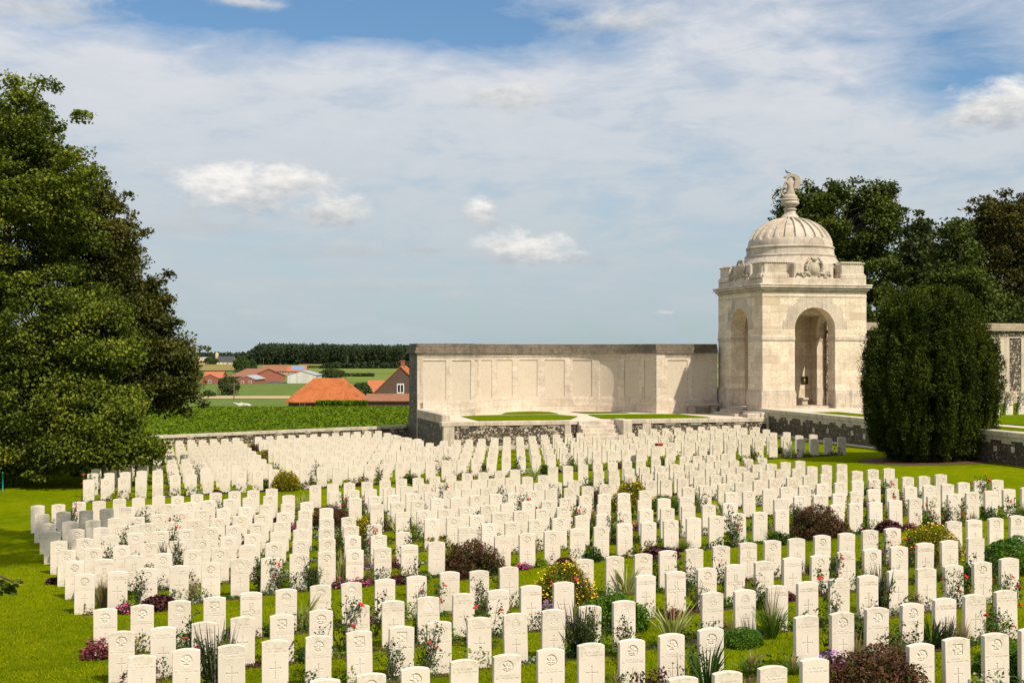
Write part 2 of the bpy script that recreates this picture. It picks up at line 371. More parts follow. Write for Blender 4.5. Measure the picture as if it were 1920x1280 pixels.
# ------------------------------------------------------------------ camera, sun, sky
cam = bpy.data.cameras.new('camera'); co_ = link('camera', cam); sc.camera = co_
cam.sensor_width = 36; cam.lens = F/1920*36; cam.clip_end = 30000; cam.clip_start = .1
co_.location = (0,0,EYE); co_.rotation_euler = (R(90)+math.atan(20/F), 0, 0)
EL, AZ = R(50), R(41)
sun = bpy.data.lights.new('sun', 'SUN'); so = link('sun', sun)
sun.energy = 4.9; sun.angle = R(.53); sun.color = (1.0,.89,.73)
sd = Vector((math.sin(AZ)*math.cos(EL), -math.cos(AZ)*math.cos(EL), math.sin(EL)))
so.rotation_euler = sd.to_track_quat('Z','Y').to_euler(); so.location = (20,-30,40)
sc.view_settings.view_transform = 'Standard'; sc.view_settings.look = 'None'; sc.view_settings.exposure = .2; sc.view_settings.gamma = 1
W = bpy.data.worlds.new('World'); sc.world = W; W.use_nodes = True
t = NT('w', W)
sky = t.n('ShaderNodeTexSky', {'sky_type':'NISHITA'}); sky.sun_disc = False; sky.sun_elevation = EL
sky.sun_rotation = math.atan2(sd.x, sd.y); sky.air_density = 1.0; sky.dust_density = .6; sky.ozone_density = 2.0
g = t.n('ShaderNodeTexCoord').outputs['Generated']; sx = t.n('ShaderNodeSeparateXYZ', Vector=g)
az = t.math('ARCTAN2', sx.outputs['X'], sx.outputs['Y']); el = t.math('ARCSINE', sx.outputs['Z'])
pv = t.n('ShaderNodeCombineXYZ', X=t.math('MULTIPLY', az, 1.0), Y=t.math('MULTIPLY', el, 2.0), Z=0.0).outputs[0]
def at_az(px): return math.atan((px-960)/F)
def at_el(py, px=960): return math.atan((HZ-py)/math.hypot(F, px-960))
skc = t.mix(1.0, sky.outputs[0], (.70,.88,.99), 'MULTIPLY')
vs_ = t.n('ShaderNodeVectorMath', {'operation':'MULTIPLY'}, i0=pv, i1=(1.0,1.55,1)).outputs[0]
v1 = t.noise(6.0, 9, .62, vs_, .35); v2 = t.noise(22.0, 8, .6, vs_, .6)
dens = t.math('ADD', t.math('MULTIPLY', v1, .68), t.math('MULTIPLY', v2, .32))
# coverage: thick veil below, gaps of blue near the top
gap = 0.0
for (px, py, rx, ry, k) in ((740,15,420,85,.50),(980,60,220,45,.26),(300,40,320,50,.34),(1790,60,190,100,.34),(1790,190,170,60,.30),(1560,90,110,20,.16),(60,95,90,25,.10),(1450,330,500,60,.06),(600,560,900,90,.04)):
    dx = t.math('DIVIDE', t.math('SUBTRACT', az, at_az(px)), rx/F); dy = t.math('DIVIDE', t.math('SUBTRACT', el, at_el(py)), ry/F)
    d2 = t.math('ADD', t.math('MULTIPLY', dx, dx), t.math('MULTIPLY', dy, dy))
    gap = t.math('ADD', gap, t.math('MULTIPLY', t.math('POWER', 2.718, t.math('MULTIPLY', d2, -1.0)), k))
cov = t.math('ADD', t.math('MULTIPLY', t.math('SUBTRACT', dens, .5), 2.6), t.math('SUBTRACT', 1.02, t.math('MULTIPLY', gap, 2.2)), clamp=True)
lowf = t.n('ShaderNodeMapRange', Value=el, i1=0.0, i2=.22, i3=0.0, i4=1.0).outputs[0]
veil = t.mix(lowf, (3.75,4.55,4.95), (5.7,5.95,6.4))
veil = t.mix(t.math('MULTIPLY', t.ramp(dens, [(.42,0.0),(.62,1.0)]), .5), veil, t.mix(lowf, (4.5,5.1,5.35), (7.1,7.1,7.4)))
c = t.mix(t.math('MULTIPLY', cov, .97), skc, veil)
# distinct cumulus clouds: (column, row, half width, half height, brightness, softness)
n_edge = t.noise(24, 9, .66, t.n('ShaderNodeVectorMath', {'operation':'MULTIPLY'}, i0=pv, i1=(1,1.0,1)).outputs[0], .3)
n_in = t.noise(60, 6, .6, pv)
for (px, py, rx, ry, br, soft) in ((560,470,250,20,.12,.9),(400,425,115,26,.15,.7),(450,366,125,46,1.0,.5),(545,348,75,32,.85,.5),(622,400,66,36,.75,.45),(665,470,75,20,.2,.7),
                         (905,398,36,26,.85,.5),(912,422,30,18,.3,.6),(960,462,62,26,.8,.5),(1010,475,70,30,.95,.4),(960,485,70,16,.25,.6),(955,188,95,34,.62,.8),(1850,212,78,40,.95,.6),(1900,195,60,40,.9,.6),
                         (1250,588,18,7,.6,.5),(458,4,62,16,.9,.8),(60,15,150,34,.55,1.0),(1165,40,120,30,.6,1.0),(800,468,40,8,.12,.9),(845,556,40,10,.2,.9),(415,540,40,10,.15,.9),(470,590,30,8,.3,.9),(1135,492,40,9,.1,.9),(555,590,40,7,.12,.9),(720,535,260,16,.2,1.0)):
    dx = t.math('DIVIDE', t.math('SUBTRACT', az, at_az(px)), rx*1.32/F); dy = t.math('DIVIDE', t.math('SUBTRACT', el, at_el(py, px)), ry*1.42/F)
    dyb = t.math('MULTIPLY', t.math('MINIMUM', dy, 0.0), .5)      # flatter bases
    r_ = t.math('SQRT', t.math('ADD', t.math('MULTIPLY', dx, dx), t.math('MULTIPLY', t.math('ADD', dy, dyb), t.math('ADD', dy, dyb))))
    m = t.math('ADD', t.math('SUBTRACT', 1.0, r_), t.math('MULTIPLY', t.math('SUBTRACT', n_edge, .5), 2.1))
    m = t.n('ShaderNodeMapRange', {'interpolation_type':'SMOOTHSTEP'}, Value=m, i1=-.05, i2=soft+.25, i3=0.0, i4=1.0).outputs[0]
    sh = t.math('ADD', t.math('ADD', t.math('MULTIPLY', dy, .75), .42), t.math('MULTIPLY', t.math('SUBTRACT', n_in, .5), 1.6), clamp=True)
    cc = t.mix(t.math('MULTIPLY', sh, br+.1, clamp=True), (4.2,4.5,4.75), (9.0,8.6,8.1))
    c = t.mix(t.math('MULTIPLY', m, .92 if br > .3 else .5), c, cc)
# below the horizon the dome continues as dull haze
c = t.mix(t.math('LESS_THAN', el, -.001), c, (1.2,1.3,1.1))
bg = t.n('ShaderNodeBackground', Color=c, Strength=.1)
t.n('ShaderNodeOutputWorld', Surface=bg.outputs[0])

# ------------------------------------------------------------------ ground
def sheet(name, xs, ys, m, dz=0.0, kind='structure', label=None, cat=None):
    ff = lambda x, y: y if (y > 0 or y > -65) else wallY(x)+(-y-76)
    V = [(x, ff(x,y), gz(x, ff(x,y))+dz) for y in ys for x in xs]; n = len(xs)
    Fs = [(j*n+i, j*n+i+1, (j+1)*n+i+1, (j+1)*n+i) for j in range(len(ys)-1) for i in range(n-1)]
    mb = MB().add(V, Fs); return tag(mb.build(name, m, smooth_=True), label, cat, None, kind)
M['fields'] = None
def fields_mat():
    t = NT('farmland'); co = t.coord()
    vo = t.n('ShaderNodeTexVoronoi', Vector=t.n('ShaderNodeVectorMath', {'operation':'MULTIPLY'}, i0=co, i1=(.004,.0045,0)).outputs[0], Scale=1.0)
    r = t.n('ShaderNodeSeparateColor', Color=vo.outputs['Color']).outputs[0]
    c = t.ramp(r, [(0.0,(.10,.16,.03)),(.3,(.16,.16,.06)),(.5,(.07,.13,.025)),(.75,(.24,.20,.10)),(.9,(.12,.17,.04))])
    nz = t.noise(.08, 6, .6, co)
    c = t.mix(t.math('MULTIPLY', nz, .5), c, (.07,.10,.03))
    return t.bsdf(c, .95, None, .05)
M['fields'] = fields_mat()
xs = [-9000,-3000,-1200,-600,-300,-150,-80,-60]+list(np.arange(-50,50.1,1.0))+[60,80,150,300,600,1200,3000,9000]
ys = [-60,-30,-10,0,5]+list(np.arange(10,66.1,1.0))+[-68.0,-71.0,-74.0,-76.1]
sheet('lawn', [float(x) for x in xs], [float(y) for y in ys], M['lawn'])
ys2 = [-76.1,-76.3,-76.6,-77,-78,-79,84,90,100,110,120,135,150,160,180,200,225,250,275,300,330,360,420,480,600,700,850,1000,1600,3000,6000,12000]
sheet('farmland', [float(x) for x in xs], [float(y) for y in ys2], M['fields'])
def strip(name, x0, x1, y0, y1, m, dz, n=6, skew=0.0, ny=6):
    """field given by left/right picture columns and top/bottom picture rows, laid on the far ground"""
    def yg(py):
        a, b = 111., 9000.
        for _ in range(60):
            mid = (a+b)/2
            if hgt(-.1*mid, mid)/mid*F+HZ > py: a = mid
            else: b = mid
        return a
    V = []
    for j in range(ny+1):
        for i in range(n+1):
            px = x0+(x1-x0)*i/n; py = y1+(y0-y1)*j/ny + skew*(i/n-.5)
            Z = yg(py); X = (px-960)/F*Z; V.append((X, Z, gz(X, Z)+dz))
    Fs = [(j*(n+1)+i, j*(n+1)+i+1, (j+1)*(n+1)+i+1, (j+1)*(n+1)+i) for j in range(ny) for i in range(n)]
    return tag(MB().add(V, Fs).build(name, m), kind='structure')
def fieldmat(name, a, b, sc_=.15, ang=(1,1,1)):
    t = NT(name); co = t.coord(); nz = t.noise(sc_, 6, .65, t.n('ShaderNodeVectorMath', {'operation':'MULTIPLY'}, i0=co, i1=ang).outputs[0])
    return t.bsdf(t.mix(t.ramp(nz, [(.35,0.0),(.65,1.0)]), a, b), .95, None, .05)
M['f_meadow'] = fieldmat('meadow', (.075,.125,.025), (.125,.165,.035), .25)
M['f_meadow2'] = fieldmat('bright_meadow', (.105,.15,.03), (.15,.185,.04), .06, (.3,1,1))
M['f_straw'] = fieldmat('stubble', (.42,.32,.17), (.34,.27,.14), .3)
M['f_maize'] = fieldmat('maize_tops', (.17,.15,.045), (.24,.20,.07), .1, (.3,1.4,1))
M['f_maize_g'] = fieldmat('maize_green', (.04,.07,.018), (.07,.10,.025), .2)
M['f_sand'] = fieldmat('bare_earth', (.40,.30,.17), (.46,.36,.22), .1)
strip('meadow', 250, 800, 748, 764.5, M['f_meadow'], .10)
strip('stubble_field', 250, 560, 742.5, 748.5, M['f_straw'], .2)
strip('pasture', 250, 800, 717, 743, M['f_meadow'], .25)
strip('pasture_strip', 560, 800, 702, 718, M['f_meadow2'], .35)
strip('maize_field', 330, 480, 683.5, 696, M['f_maize'], .6)
strip('cereal_field', 560, 800, 679, 690.5, M['f_maize'], .6, skew=1.5)
strip('bright_field', 470, 640, 673.5, 679.5, M['f_meadow2'], .7)
strip('bare_field', 360, 420, 676, 684, M['f_sand'], .7)
strip('green_field', 470, 800, 690.5, 702, M['f_meadow2'], .45)
# maize rows standing as a dark band at the edges of the cereal field
def crop_band(name, px0, px1, pyb, hp, label, dep=6, n=2600, m='l_farbush'):
    a, b = 111., 9000.
    for _ in range(60):
        mid = (a+b)/2
        if hgt(-.1*mid, mid)/mid*F+HZ > pyb: a = mid
        else: b = mid
    Z = a; X0 = (px0-960)/F*Z; X1 = (px1-960)/F*Z; h = hp*Z/F
    P = np.stack([RNG.uniform(X0,X1,n), RNG.uniform(Z,Z+dep,n), np.zeros(n)],1)
    P[:,2] = [gz(p[0],p[1]) for p in P]; P[:,2] += RNG.random(n)**.6*h
    V,Q,c = leaf_arrays(P, h*.45, up=.1)
    return tag(link(name, mesh_np(name, V, Q, M[m], c)), label, 'crop', None, 'stuff')
crop_band('maize_edge', 575, 800, 691, 5.5, 'dark green edge of standing maize below the far fields')
crop_band('maize_rows', 485, 560, 702, 8, 'dark green maize rows in front of the long red roofed house')
crop_band('maize_block', 640, 700, 707, 7, 'dark maize block left of the brick gable')

# sugar beet field right behind the low boundary wall
nb = 210000
def wallY_np(x): return 76+.22*np.clip(x+6.1, -40, 20)
by = 75.2+(RNG.random(nb)**1.15)*90; bx = -(.065+.25*RNG.random(nb))*by
by = by-75.2+wallY_np(bx)+.75
keep = (bx/by > -.32) & (bx/by < -.070) & (by < 166); bx, by = bx[keep], by[keep]
bz = np.array([gz(float(x), float(y)) for x, y in zip(bx[::1], by[::1])])
P = np.stack([bx, by, bz+RNG.random(len(bx))**.7*.24*(.8+.3*np.sin(bx*1.7)*np.cos(by*1.1))], 1)
V,Q,c = leaf_arrays(P, np.clip(P[:,1:2]*.0025, .19, .5), up=.7, asp=.6)
tag(link('beet_leaves', mesh_np('beet_leaves', V, Q, M['l_beet'], c)), 'dense bright green sugar beet leaves covering the field behind the low wall', 'crop', None, 'stuff')
sheet('beet_field', [float(x) for x in np.arange(-70,-2,2)], [-76.62,-77.2,-78,-80,84,90,100,110,130,150,166], fieldmat('beet_ground', (.05,.13,.012), (.07,.16,.015), .6), .03)

# ------------------------------------------------------------------ headstones
SW, SH, ST = .381, .79, .095
BURY = .06
FONT = {'A':'01110100011000111111100011000110001','S':'01111100001000001110000010000111110','O':'01110100011000110001100011000101110','L':'10000100001000010000100001000011111',
 'D':'11110100011000110001100011000111110','I':'01110001000010000100001000010001110','E':'11111100001000011110100001000011111','R':'11110100011000111110101001001010001',
 'F':'11111100001000011110100001000010000','T':'11111001000010000100001000010000100','H':'10001100011000111111100011000110001','G':'01110100011000010111100011000101110',
 'W':'10001100011000110101101011101110001','K':'10001100101010011000101001001010001','N':'10001110011010110011100011000110001','U':'10001100011000110001100011000101110',' ':'0'*35}
def textmask(U, Z, s, zc, ch, cw):
    n = len(s); x0 = SW/2-n*cw/2; m = np.zeros(U.shape, bool)
    for i, chh in enumerate(s):
        b = FONT[chh]
        cu = ((U-(x0+i*cw))/(cw/6)).astype(int); cz = ((zc+ch/2-Z)/(ch/7)).astype(int)
        ok = (U >= x0+i*cw) & (cu < 5) & (cu >= 0) & (Z <= zc+ch/2) & (cz < 7)
        lut = np.array([int(q) for q in b]); idx = np.clip(cz*5+cu, 0, 34); m |= ok & (lut[idx] == 1)
    return m
def stone_field(kind, cell, U, Z, seed):
    """depth of the carving at (U, Z) and a region code 0 plain 1 badge 2 inscription 3 cross"""
    r = np.random.default_rng(seed); d = np.zeros(U.shape); reg = np.zeros(U.shape, int)
    cx = SW/2; X = U-cx
    def cross(zc, w, h, th=.011, up=.62):
        m = ((np.abs(X) < th/2) & (Z < zc+h*(1-up)) & (Z > zc-h*up)) | ((np.abs(Z-zc) < th/2) & (np.abs(X) < w/2))
        m |= ((np.abs(np.abs(X)-w/2) < th/2) & (np.abs(Z-zc) < th*1.2)) | ((np.abs(X) < th*1.2) & ((np.abs(Z-zc-h*(1-up)) < th/2) | (np.abs(Z-zc+h*up) < th/2)))
        return m
    def put(m, depth): d[m] = depth
    txt = []
    if kind in 'RESKT':
        zc = .635; q = np.hypot(X, Z-zc); a = np.arctan2(Z-zc, X)
        if kind == 'R':
            shp = r.integers(5, 9); ph = r.random()*6
            rec = q < .080; put(rec, .012)
            rel = q < .046+.020*np.cos(shp*a+ph)+.008*np.sin(11*a); put(rel, .001); put(q < .020, .005)
            put((np.abs(Z-zc+.05) < .006) & (np.abs(X) < .045), .0005)
        elif kind == 'E':
            rec = (q < .080); put(rec, .001); put((q < .080) & (q > .068), .011)
            put((q < .066) & (np.abs(Z-zc-.012+X*.15) > .022+.012*np.sin(X*160)), .007)
        elif kind == 'S':
            rec = (np.abs(X) < .075) & (np.abs(Z-zc) < .078); put(rec, .011)
            rel = (q < .055+.014*np.cos(6*a+r.random())) ; put(rel, .001); put(q < .022, .006); put((np.abs(Z-zc+.06) < .008) & (np.abs(X) < .06), .001)
        elif kind == 'K':
            zc = .615; q = np.hypot(X, Z-zc); a = np.arctan2(Z-zc, X)
            rec = (q < .066) | ((np.abs(X) < .02) & (np.abs(Z-.695) < .016)); put((q < .066) & (q > .055), .006); put(q < .040+.006*np.cos(8*a), .005); put(q < .022, .001)
            put((np.abs(X) < .020) & (np.abs(Z-.695) < .014), .005)
        else:
            zc = .63; w_ = np.clip(.080-(Z-zc+.06)*.62, 0, .08)
            rec = (np.abs(X) < w_) & (Z > zc-.065) & (Z < zc+.07); put(rec, .006); put(rec & (np.abs(X) < w_-.012) & (np.hypot(X,Z-zc+.005) < .035), .001)
            put(rec & (np.abs(Z-zc+.05) < .009), .001)
        reg[(q < .092) | rec] = 1
        txt = [('A SOLDIER', .505, .020, .021), ('OF THE GREAT WAR', .470, .020, .0205)]
        cr = cross(.30, .115, .20)
        txt.append(('KNOWN UNTO GOD', .10, .016, .017))
    elif kind == 'N':
        txt = [('A SOLDIER', .665, .022, .023), ('OF THE GREAT WAR', .625, .022, .0215), ('KNOWN UNTO GOD', .10, .016, .017)]
        cr = cross(.385, .145, .245, .012)
    else:                                   # broad cross
        txt = [('A SOLDIER', .70, .018, .021), ('OF THE GREAT WAR', .668, .018, .0205), ('KNOWN UNTO GOD', .07, .015, .017)]
        zc = .43; ax, az_ = np.abs(X), Z-zc
        wv = .028+.10*np.clip(np.abs(az_)-.04, 0, 1)*.35; wh = .028+.10*np.clip(ax-.04, 0, 1)*.35
        ins = ((ax < wv) & (az_ < .17) & (az_ > -.27)) | ((np.abs(az_) < wh) & (ax < .15))
        e = .010
        ins2 = ((ax < wv-e) & (az_ < .17-e) & (az_ > -.27+e)) | ((np.abs(az_) < wh-e) & (ax < .15-e))
        cr = ins & ~ins2; q = np.hypot(X, Z-zc); cr |= (q < .062) & (q > .052); put((q < .05) & (np.sin(70*X)*np.sin(80*Z) > .2), .004)
        pass
    for (s_, z_, ch, cw) in txt:
        m = textmask(U, Z, s_, z_, ch, cw); put(m, .006)
        reg[(np.abs(Z-z_) < ch/2+.006) & (np.abs(X) < len(s_)*cw/2+.005)] = 4 if z_ < .2 else 2
    up_ = [q for q in txt if q[1] > .2]; wmax = max(len(q[0])*q[2+1] for q in up_)/2+.005
    reg[(Z < up_[0][1]+.018) & (Z > up_[-1][1]-.018) & (np.abs(X) < wmax)] = 2
    if kind != 'C':
        X_ = np.abs(X); zc = .385 if kind == 'N' else .30
        reg[(X_ < .085) & (Z < zc+.11) & (Z > zc-.17) & (reg == 0)] = 3
    else: reg[(ins) & (reg != 2) & (reg != 4)] = 3
    put(cr, .010)
    return d, reg
def top_z(u):
    k = (u/SW-.5)*2; return SH-.030*k*k
def stone_parts(kind, cell, seed, split):
    nu = int(round(SW/cell)); nz = int(round((SH+BURY)/cell))
    us = np.linspace(0, SW, nu+1); ts = np.linspace(0, 1, nz+1)
    U, T = np.meshgrid(us, ts); Z0 = -BURY+T*(SH+BURY)
    d, reg = stone_field(kind, cell, U, Z0, seed)
    d[0,:] = d[-1,:] = 0; d[:,0] = d[:,-1] = 0
    ZZ = Z0+np.clip((Z0-.70)/(SH-.70), 0, 1)*(np.vectorize(top_z)(U)-SH)
    Y = d.copy(); Y[:,0] += .004; Y[:,-1] += .004; Y[-1,:] += .004
    V = np.stack([U-SW/2, Y, ZZ], -1).reshape(-1,3)
    idx = np.arange((nu+1)*(nz+1)).reshape(nz+1, nu+1)
    Q = np.stack([idx[:-1,:-1], idx[:-1,1:], idx[1:,1:], idx[1:,:-1]], -1)
    rq = reg[:-1,:-1]
    # sides, top and back
    loop = [V[idx[i,0]] for i in range(nz+1)]
    top = [V[idx[nz,i]] for i in range(nu+1)]; right = [V[idx[i,nu]] for i in range(nz,-1,-1)]
    per = [loop[0], loop[-1]]+top[1::3]+[top[-1], right[-1]]
    n = len(per); bv = [tuple(p) for p in per]+[(p[0], ST-.003, p[2]) for p in per]+[(p[0]*.985, ST, p[2]-.003) for p in per]
    bf = [(i, i+1, n+i+1, n+i) for i in range(n-1)]+[(n+i, n+i+1, 2*n+i+1, 2*n+i) for i in range(n-1)]+[tuple(range(2*n, 3*n))]
    out = {}
    def mk(name, sel, extra=False):
        qs = Q[sel]; used = np.unique(qs); mp = -np.ones(len(V), int); mp[used] = np.arange(len(used))
        verts = [tuple(p) for p in V[used]]; faces = [tuple(int(k) for k in q) for q in mp[qs]]
        if extra: o = len(verts); verts += bv; faces += [tuple(k+o for k in f) for f in bf]
        me = bpy.data.meshes.new(name); me.from_pydata(verts, [], faces); me.materials.append(M['grave']); me.update(); return me
    if split:
        out['slab'] = mk('headstone', rq == 0, True)
        for code, nm in ((1,'badge'),(2,'inscription'),(3,'cross'),(4,'lower_inscription')):
            if (rq == code).any(): out[nm] = mk(nm, rq == code)
    else: out['slab'] = mk('headstone', np.ones_like(rq, bool), True)
    return out
NEAR = {}; FARM = {}
for k in 'RESKTNC':
    NEAR[k] = [stone_parts(k, .0045, 10*i+ord(k), True) for i in range(3 if k == 'R' else (2 if k in 'S' else 1))]
    FARM[k] = [stone_parts(k, .011, 10*i+ord(k), False) for i in range(2 if k == 'R' else 1)]
# low-detail slab used in the single far group
def low_stone(mb, x, y, z, rz, sc_=1.0, ring=True):
    us = [0,.04,.12,.19,.27,.345,SW]; c, s = math.cos(rz), math.sin(rz)
    fr = [(-SW/2,0,-BURY),(SW/2,0,-BURY)]+[(u-SW/2,0,top_z(u)) for u in us[::-1]]
    n = len(fr); vs = fr+[(p[0],ST,p[2]) for p in fr]
    fs = [tuple(range(n)), tuple(range(2*n-1, n-1, -1))]+[((i+1)%n, i, n+i, n+(i+1)%n) for i in range(n)]
    o = len(mb.v)
    mb.add([(x+p[0]*c-p[1]*s, y+p[0]*s+p[1]*c, z+p[2]*sc_) for p in vs], fs, 0)
    if ring:
        m = 12; rv = []
        for k in range(m):
            a = 2*math.pi*k/m
            for rr in (.078,.058): rv.append((rr*math.cos(a), -.0015, .63+rr*math.sin(a)))
        mb.add([(x+p[0]*c-p[1]*s, y+p[0]*s+p[1]*c, z+p[2]*sc_) for p in rv], [(2*k,2*k+1,(2*k+3)%(2*m),(2*k+2)%(2*m)) for k in range(m)], 1)
    else:
        for (a,b,c_,d_) in ((-.006,.006,.26,.50),(-.07,.07,.385,.397)):
            mb.add([(x+p*c+.0015*s, y+p*s-.0015*c, z+q*sc_) for p, q in ((a,c_),(b,c_),(b,d_),(a,d_))], [(0,1,2,3)], 1)

F1=[(199,1141.5),(267.7,1134),(336.7,1126),(403.4,1119),(471.7,1111),(537,1104.5),(602,1098),(661.5,1091.5),(722,1086),(782.4,1080),(842.8,1073),(899,1068),(955.5,1062.7),(1096,1048),(1153,1043),(1206,1037.7),(1253,1033),(1302,1028.5),(1352,1022.7),(1403,1017.6),(1448.6,1013.3),(1494,1008.6),(1542,1003.5),(1587,999),(1632,994),(1675,990),(1790,977),(1827.5,974),(1868,970),(1907,965.6)]
F2=[(229.4,1183.8),(307.3,1174.8),(383,1166.5),(456,1157.5),(530,1149.8),(602.4,1142.5),(672.4,1134),(738,1126.5),(804.8,1119.6),(869.6,1112.7),(934.5,1105.4),(996,1098.7),(1057.4,1092),(1210.5,1078.5),(1268,1071.7),(1326,1065),(1378.5,1058),(1433,1052),(1485.5,1045.4),(1537,1040.4),(1587,1034),(1635.6,1029.5),(1686,1024),(1734,1018),(1781,1013),(1829,1007.8)]
F3=[(266,1229),(351,1219),(435.7,1210),(517,1201),(597.5,1192),(675.8,1183.8),(753,1174),(824.8,1166.5),(899.8,1157.5),(968.3,1150.4),(1037.8,1143),(1105.4,1135),(1171,1128.3),(1335.8,1111),(1397.7,1104.4),(1457.4,1097.7),(1515,1091),(1573.9,1084),(1628,1077.5),(1684,1069),(1737,1064),(1789,1058.5),(1842.5,1052),(1892.6,1047)]
F4=[(610,1273),(696.7,1262),(781.5,1250),(870.7,1238),(951,1228),(1034,1217.5),(1109.5,1207.5),(1185.5,1198),(1260,1188),(1334,1179),(1513.6,1155),(1580,1146.7),(1644,1138),(1710,1129.6),(1771.9,1121),(1827.7,1114),(1887.7,1107)]
F5=[(1281.7,1270.6),(1365,1258.5),(1449,1246.7),(1528.6,1235),(1727.6,1206.7),(1796,1196.7),(1868.6,1187.3),(1936,1178)]
M1=[(159.2,1075.8),(221,1070.6),(277.5,1065),(336,1059.8),(396,1054),(450.8,1048.7),(506.4,1043.5),(560,1038.3),(613,1033.7),(665.4,1030),(718.5,1025),(768.7,1020.3),(818.7,1015.2),(942.7,1004),(989.5,999.6),(1036,995),(1082.7,991),(1127.6,986.3),(1171.9,982.4),(1216,978.5),(1258.7,974.2),(1301,970.3),(1343,966.4),(1385.7,962.9),(1425,959),(1466,955.8),(1570,945.7),(1604.4,943.3),(1642,940),(1679.6,936.5),(1716,932.9),(1751.5,929.4),(1788.4,925.8),(1823,922.6),(1858.6,919),(1893,915.6),(1926,913)]
M2=[(140.8,1052),(195.5,1047),(251.6,1042.5),(306,1037.3),(361,1031.7),(413.6,1027),(465,1022.3),(514,1017.6),(564.7,1013),(614,1009.8),(662,1005.5),(711,1001.6),(757.5,997.5),(873.8,986.5),(917.5,982),(961.5,977.7),(1005,973.4),(1049.5,970.3),(1091.7,966.8),(1131,962.9),(1171,959),(1211.6,955.8),(1251.7,952.7),(1291,949.2),(1329.6,946),(1368.5,943),(1463.6,934.3),(1500.6,930.8),(1536.7,927.9),(1572,925),(1606,921.6),(1639,918.3),(1674,916),(1708,912.8),(1742.4,909.3),(1776.8,906.6),(1807,904),(1837.3,901.7),(1871,899.5)]
M3=[(125.5,1032),(175.8,1027),(229.6,1022),(280,1017.2),(329,1013.7),(379.5,1009.4),(428.7,1005.5),(472.8,1000.8),(521.7,996.9),(565.7,992),(612.4,990.2),(658.7,986),(702,981.7),(810,972.4),(851.4,968.5),(894,965.5),(935.5,962),(976,957.3),(1017.5,953.8),(1057.8,950),(1095.4,947),(1132,944.2),(1170.6,940.7),(1208.4,937.8),(1244.8,934.3),(1286,931.4),(1372,922.6),(1405,920),(1441.5,916.5),(1475.7,913.4),(1509,910.3),(1541.6,907.3),(1576,904.4),(1608,901.5),(1640,898.6),(1672,896),(1702.5,893.9),(1733,891.3),(1764.6,889)]
M4=[(111.4,1013.3),(159.2,1008.6),(207.7,1003.5),(255,999.6),(301.5,996),(349.2,991.8),(395,988.3),(438,985.2),(483.6,981.6),(528,978.5),(571.5,974.6),(613,971.5),(654.4,968.7),(756.3,959.7),(795.8,956.4),(835,953.2),(874.5,950),(913.7,946.6),(951.8,943),(990.7,939.8),(1027.5,936.3),(1062,933),(1097.6,929.4),(1133.7,927.2),(1170,924),(1210,920),(1291,912.8),(1322.8,909.5),(1357.6,906.6),(1389.5,904),(1423.5,900),(1453,897),(1486,893.9),(1517,891),(1548.7,888.4),(1578.5,885.9),(1607.5,882.5),(1637,880.6),(1667,877.7)]
M5=[(98.7,996.9),(144.2,992.2),(189.7,988.3),(235,985),(277.5,981.3),(322.4,978),(365.4,974.2),(408.4,970.7),(450,966.8),(491,963.7),(532.2,959.8),(572.7,955.9),(612,952.3),(707.5,944.7),(745.5,941),(783.2,938.2),(819.6,935.3),(856.6,931.6),(893.4,928.8),(930,926),(964.2,923.2),(999.4,919.6),(1033.8,916.7),(1069,913.8),(1102,910.9),(1135,908.2),(1221,900.5),(1249.5,898.2),(1281,895.2),(1311.7,892.7),(1342.4,890.4),(1372.7,888),(1403.7,885.6),(1433.7,883),(1464.4,879.6),(1495,877),(1523,874.3),(1550,871.8),(1578.7,869.3)]
M6=[(89.9,981.3),(132,977.3),(175.5,974.2),(217,970.7),(258,967.6),(297.6,963.7),(341.4,959.8),(380.2,955.9),(420,953),(460.3,950),(499.6,946.9),(539.3,943.7),(576,940.4),(666.4,933.7),(702.6,930.4),(738.5,927.9),(773.4,925),(807.6,921.6),(842.7,919),(877,916.3),(912.6,913.8),(946,910.9),(978.2,908.3),(1011.9,905),(1043,903),(1076,900),(1152,893),(1182,890.5),(1213.8,887.4),(1243.5,884.9),(1274,883),(1302.6,880.6),(1333,878.3),(1361.7,876),(1390.5,873.8),(1420.3,871),(1446.7,868.3),(1473,866),(1500.4,864)]
M7=[(79,963.7),(119.8,959.8),(162,956.6),(200.9,953),(240.3,950),(278.8,946.9),(317,943.8),(355.6,941.4),(391.8,938.3),(430.8,935.5),(467.6,932.4),(505.3,929.7),(541.6,927.3),(629,921),(663,919),(695.6,915.7),(730.3,913.8),(763.1,910.9),(795.7,907.9),(828.3,905.6),(862.7,902.7),(895,900),(925.4,897.8),(958,895.2),(989.4,892.9),(1018.7,890.7),(1123,882.5),(1151.5,880),(1180,877.3),(1209,874.9),(1237.4,872.4),(1265.2,870),(1293.6,868.5),(1320,866.6),(1349,864),(1376.8,861.8),(1403,859.7),(1429.3,857.7)]
M8=[(71.7,948),(110.2,944.9),(148.7,941.4),(186.4,938.3),(224,935.5),(260.3,933.2),(298,930.4),(333.5,928.2),(370,925.8),(405,923.2),(440.4,920.7),(475.6,918.3),(510,916),(591.6,909.9),(624.6,907.5),(655.5,905),(688.8,902.5),(722.4,900),(753,897.6),(784.4,895.2),(815.5,892.9),(845.9,890.4),(876.3,887.8),(906.6,885.5),(937.4,882.9),(966,880.6),(1037,875),(1065.3,872.8),(1093.5,870.8),(1121.2,868.5),(1149,866.2),(1176,864),(1201.8,862.2),(1230,859.9),(1256,858),(1283,856),(1308,854.4),(1333.9,852.6),(1360.5,850.3)]
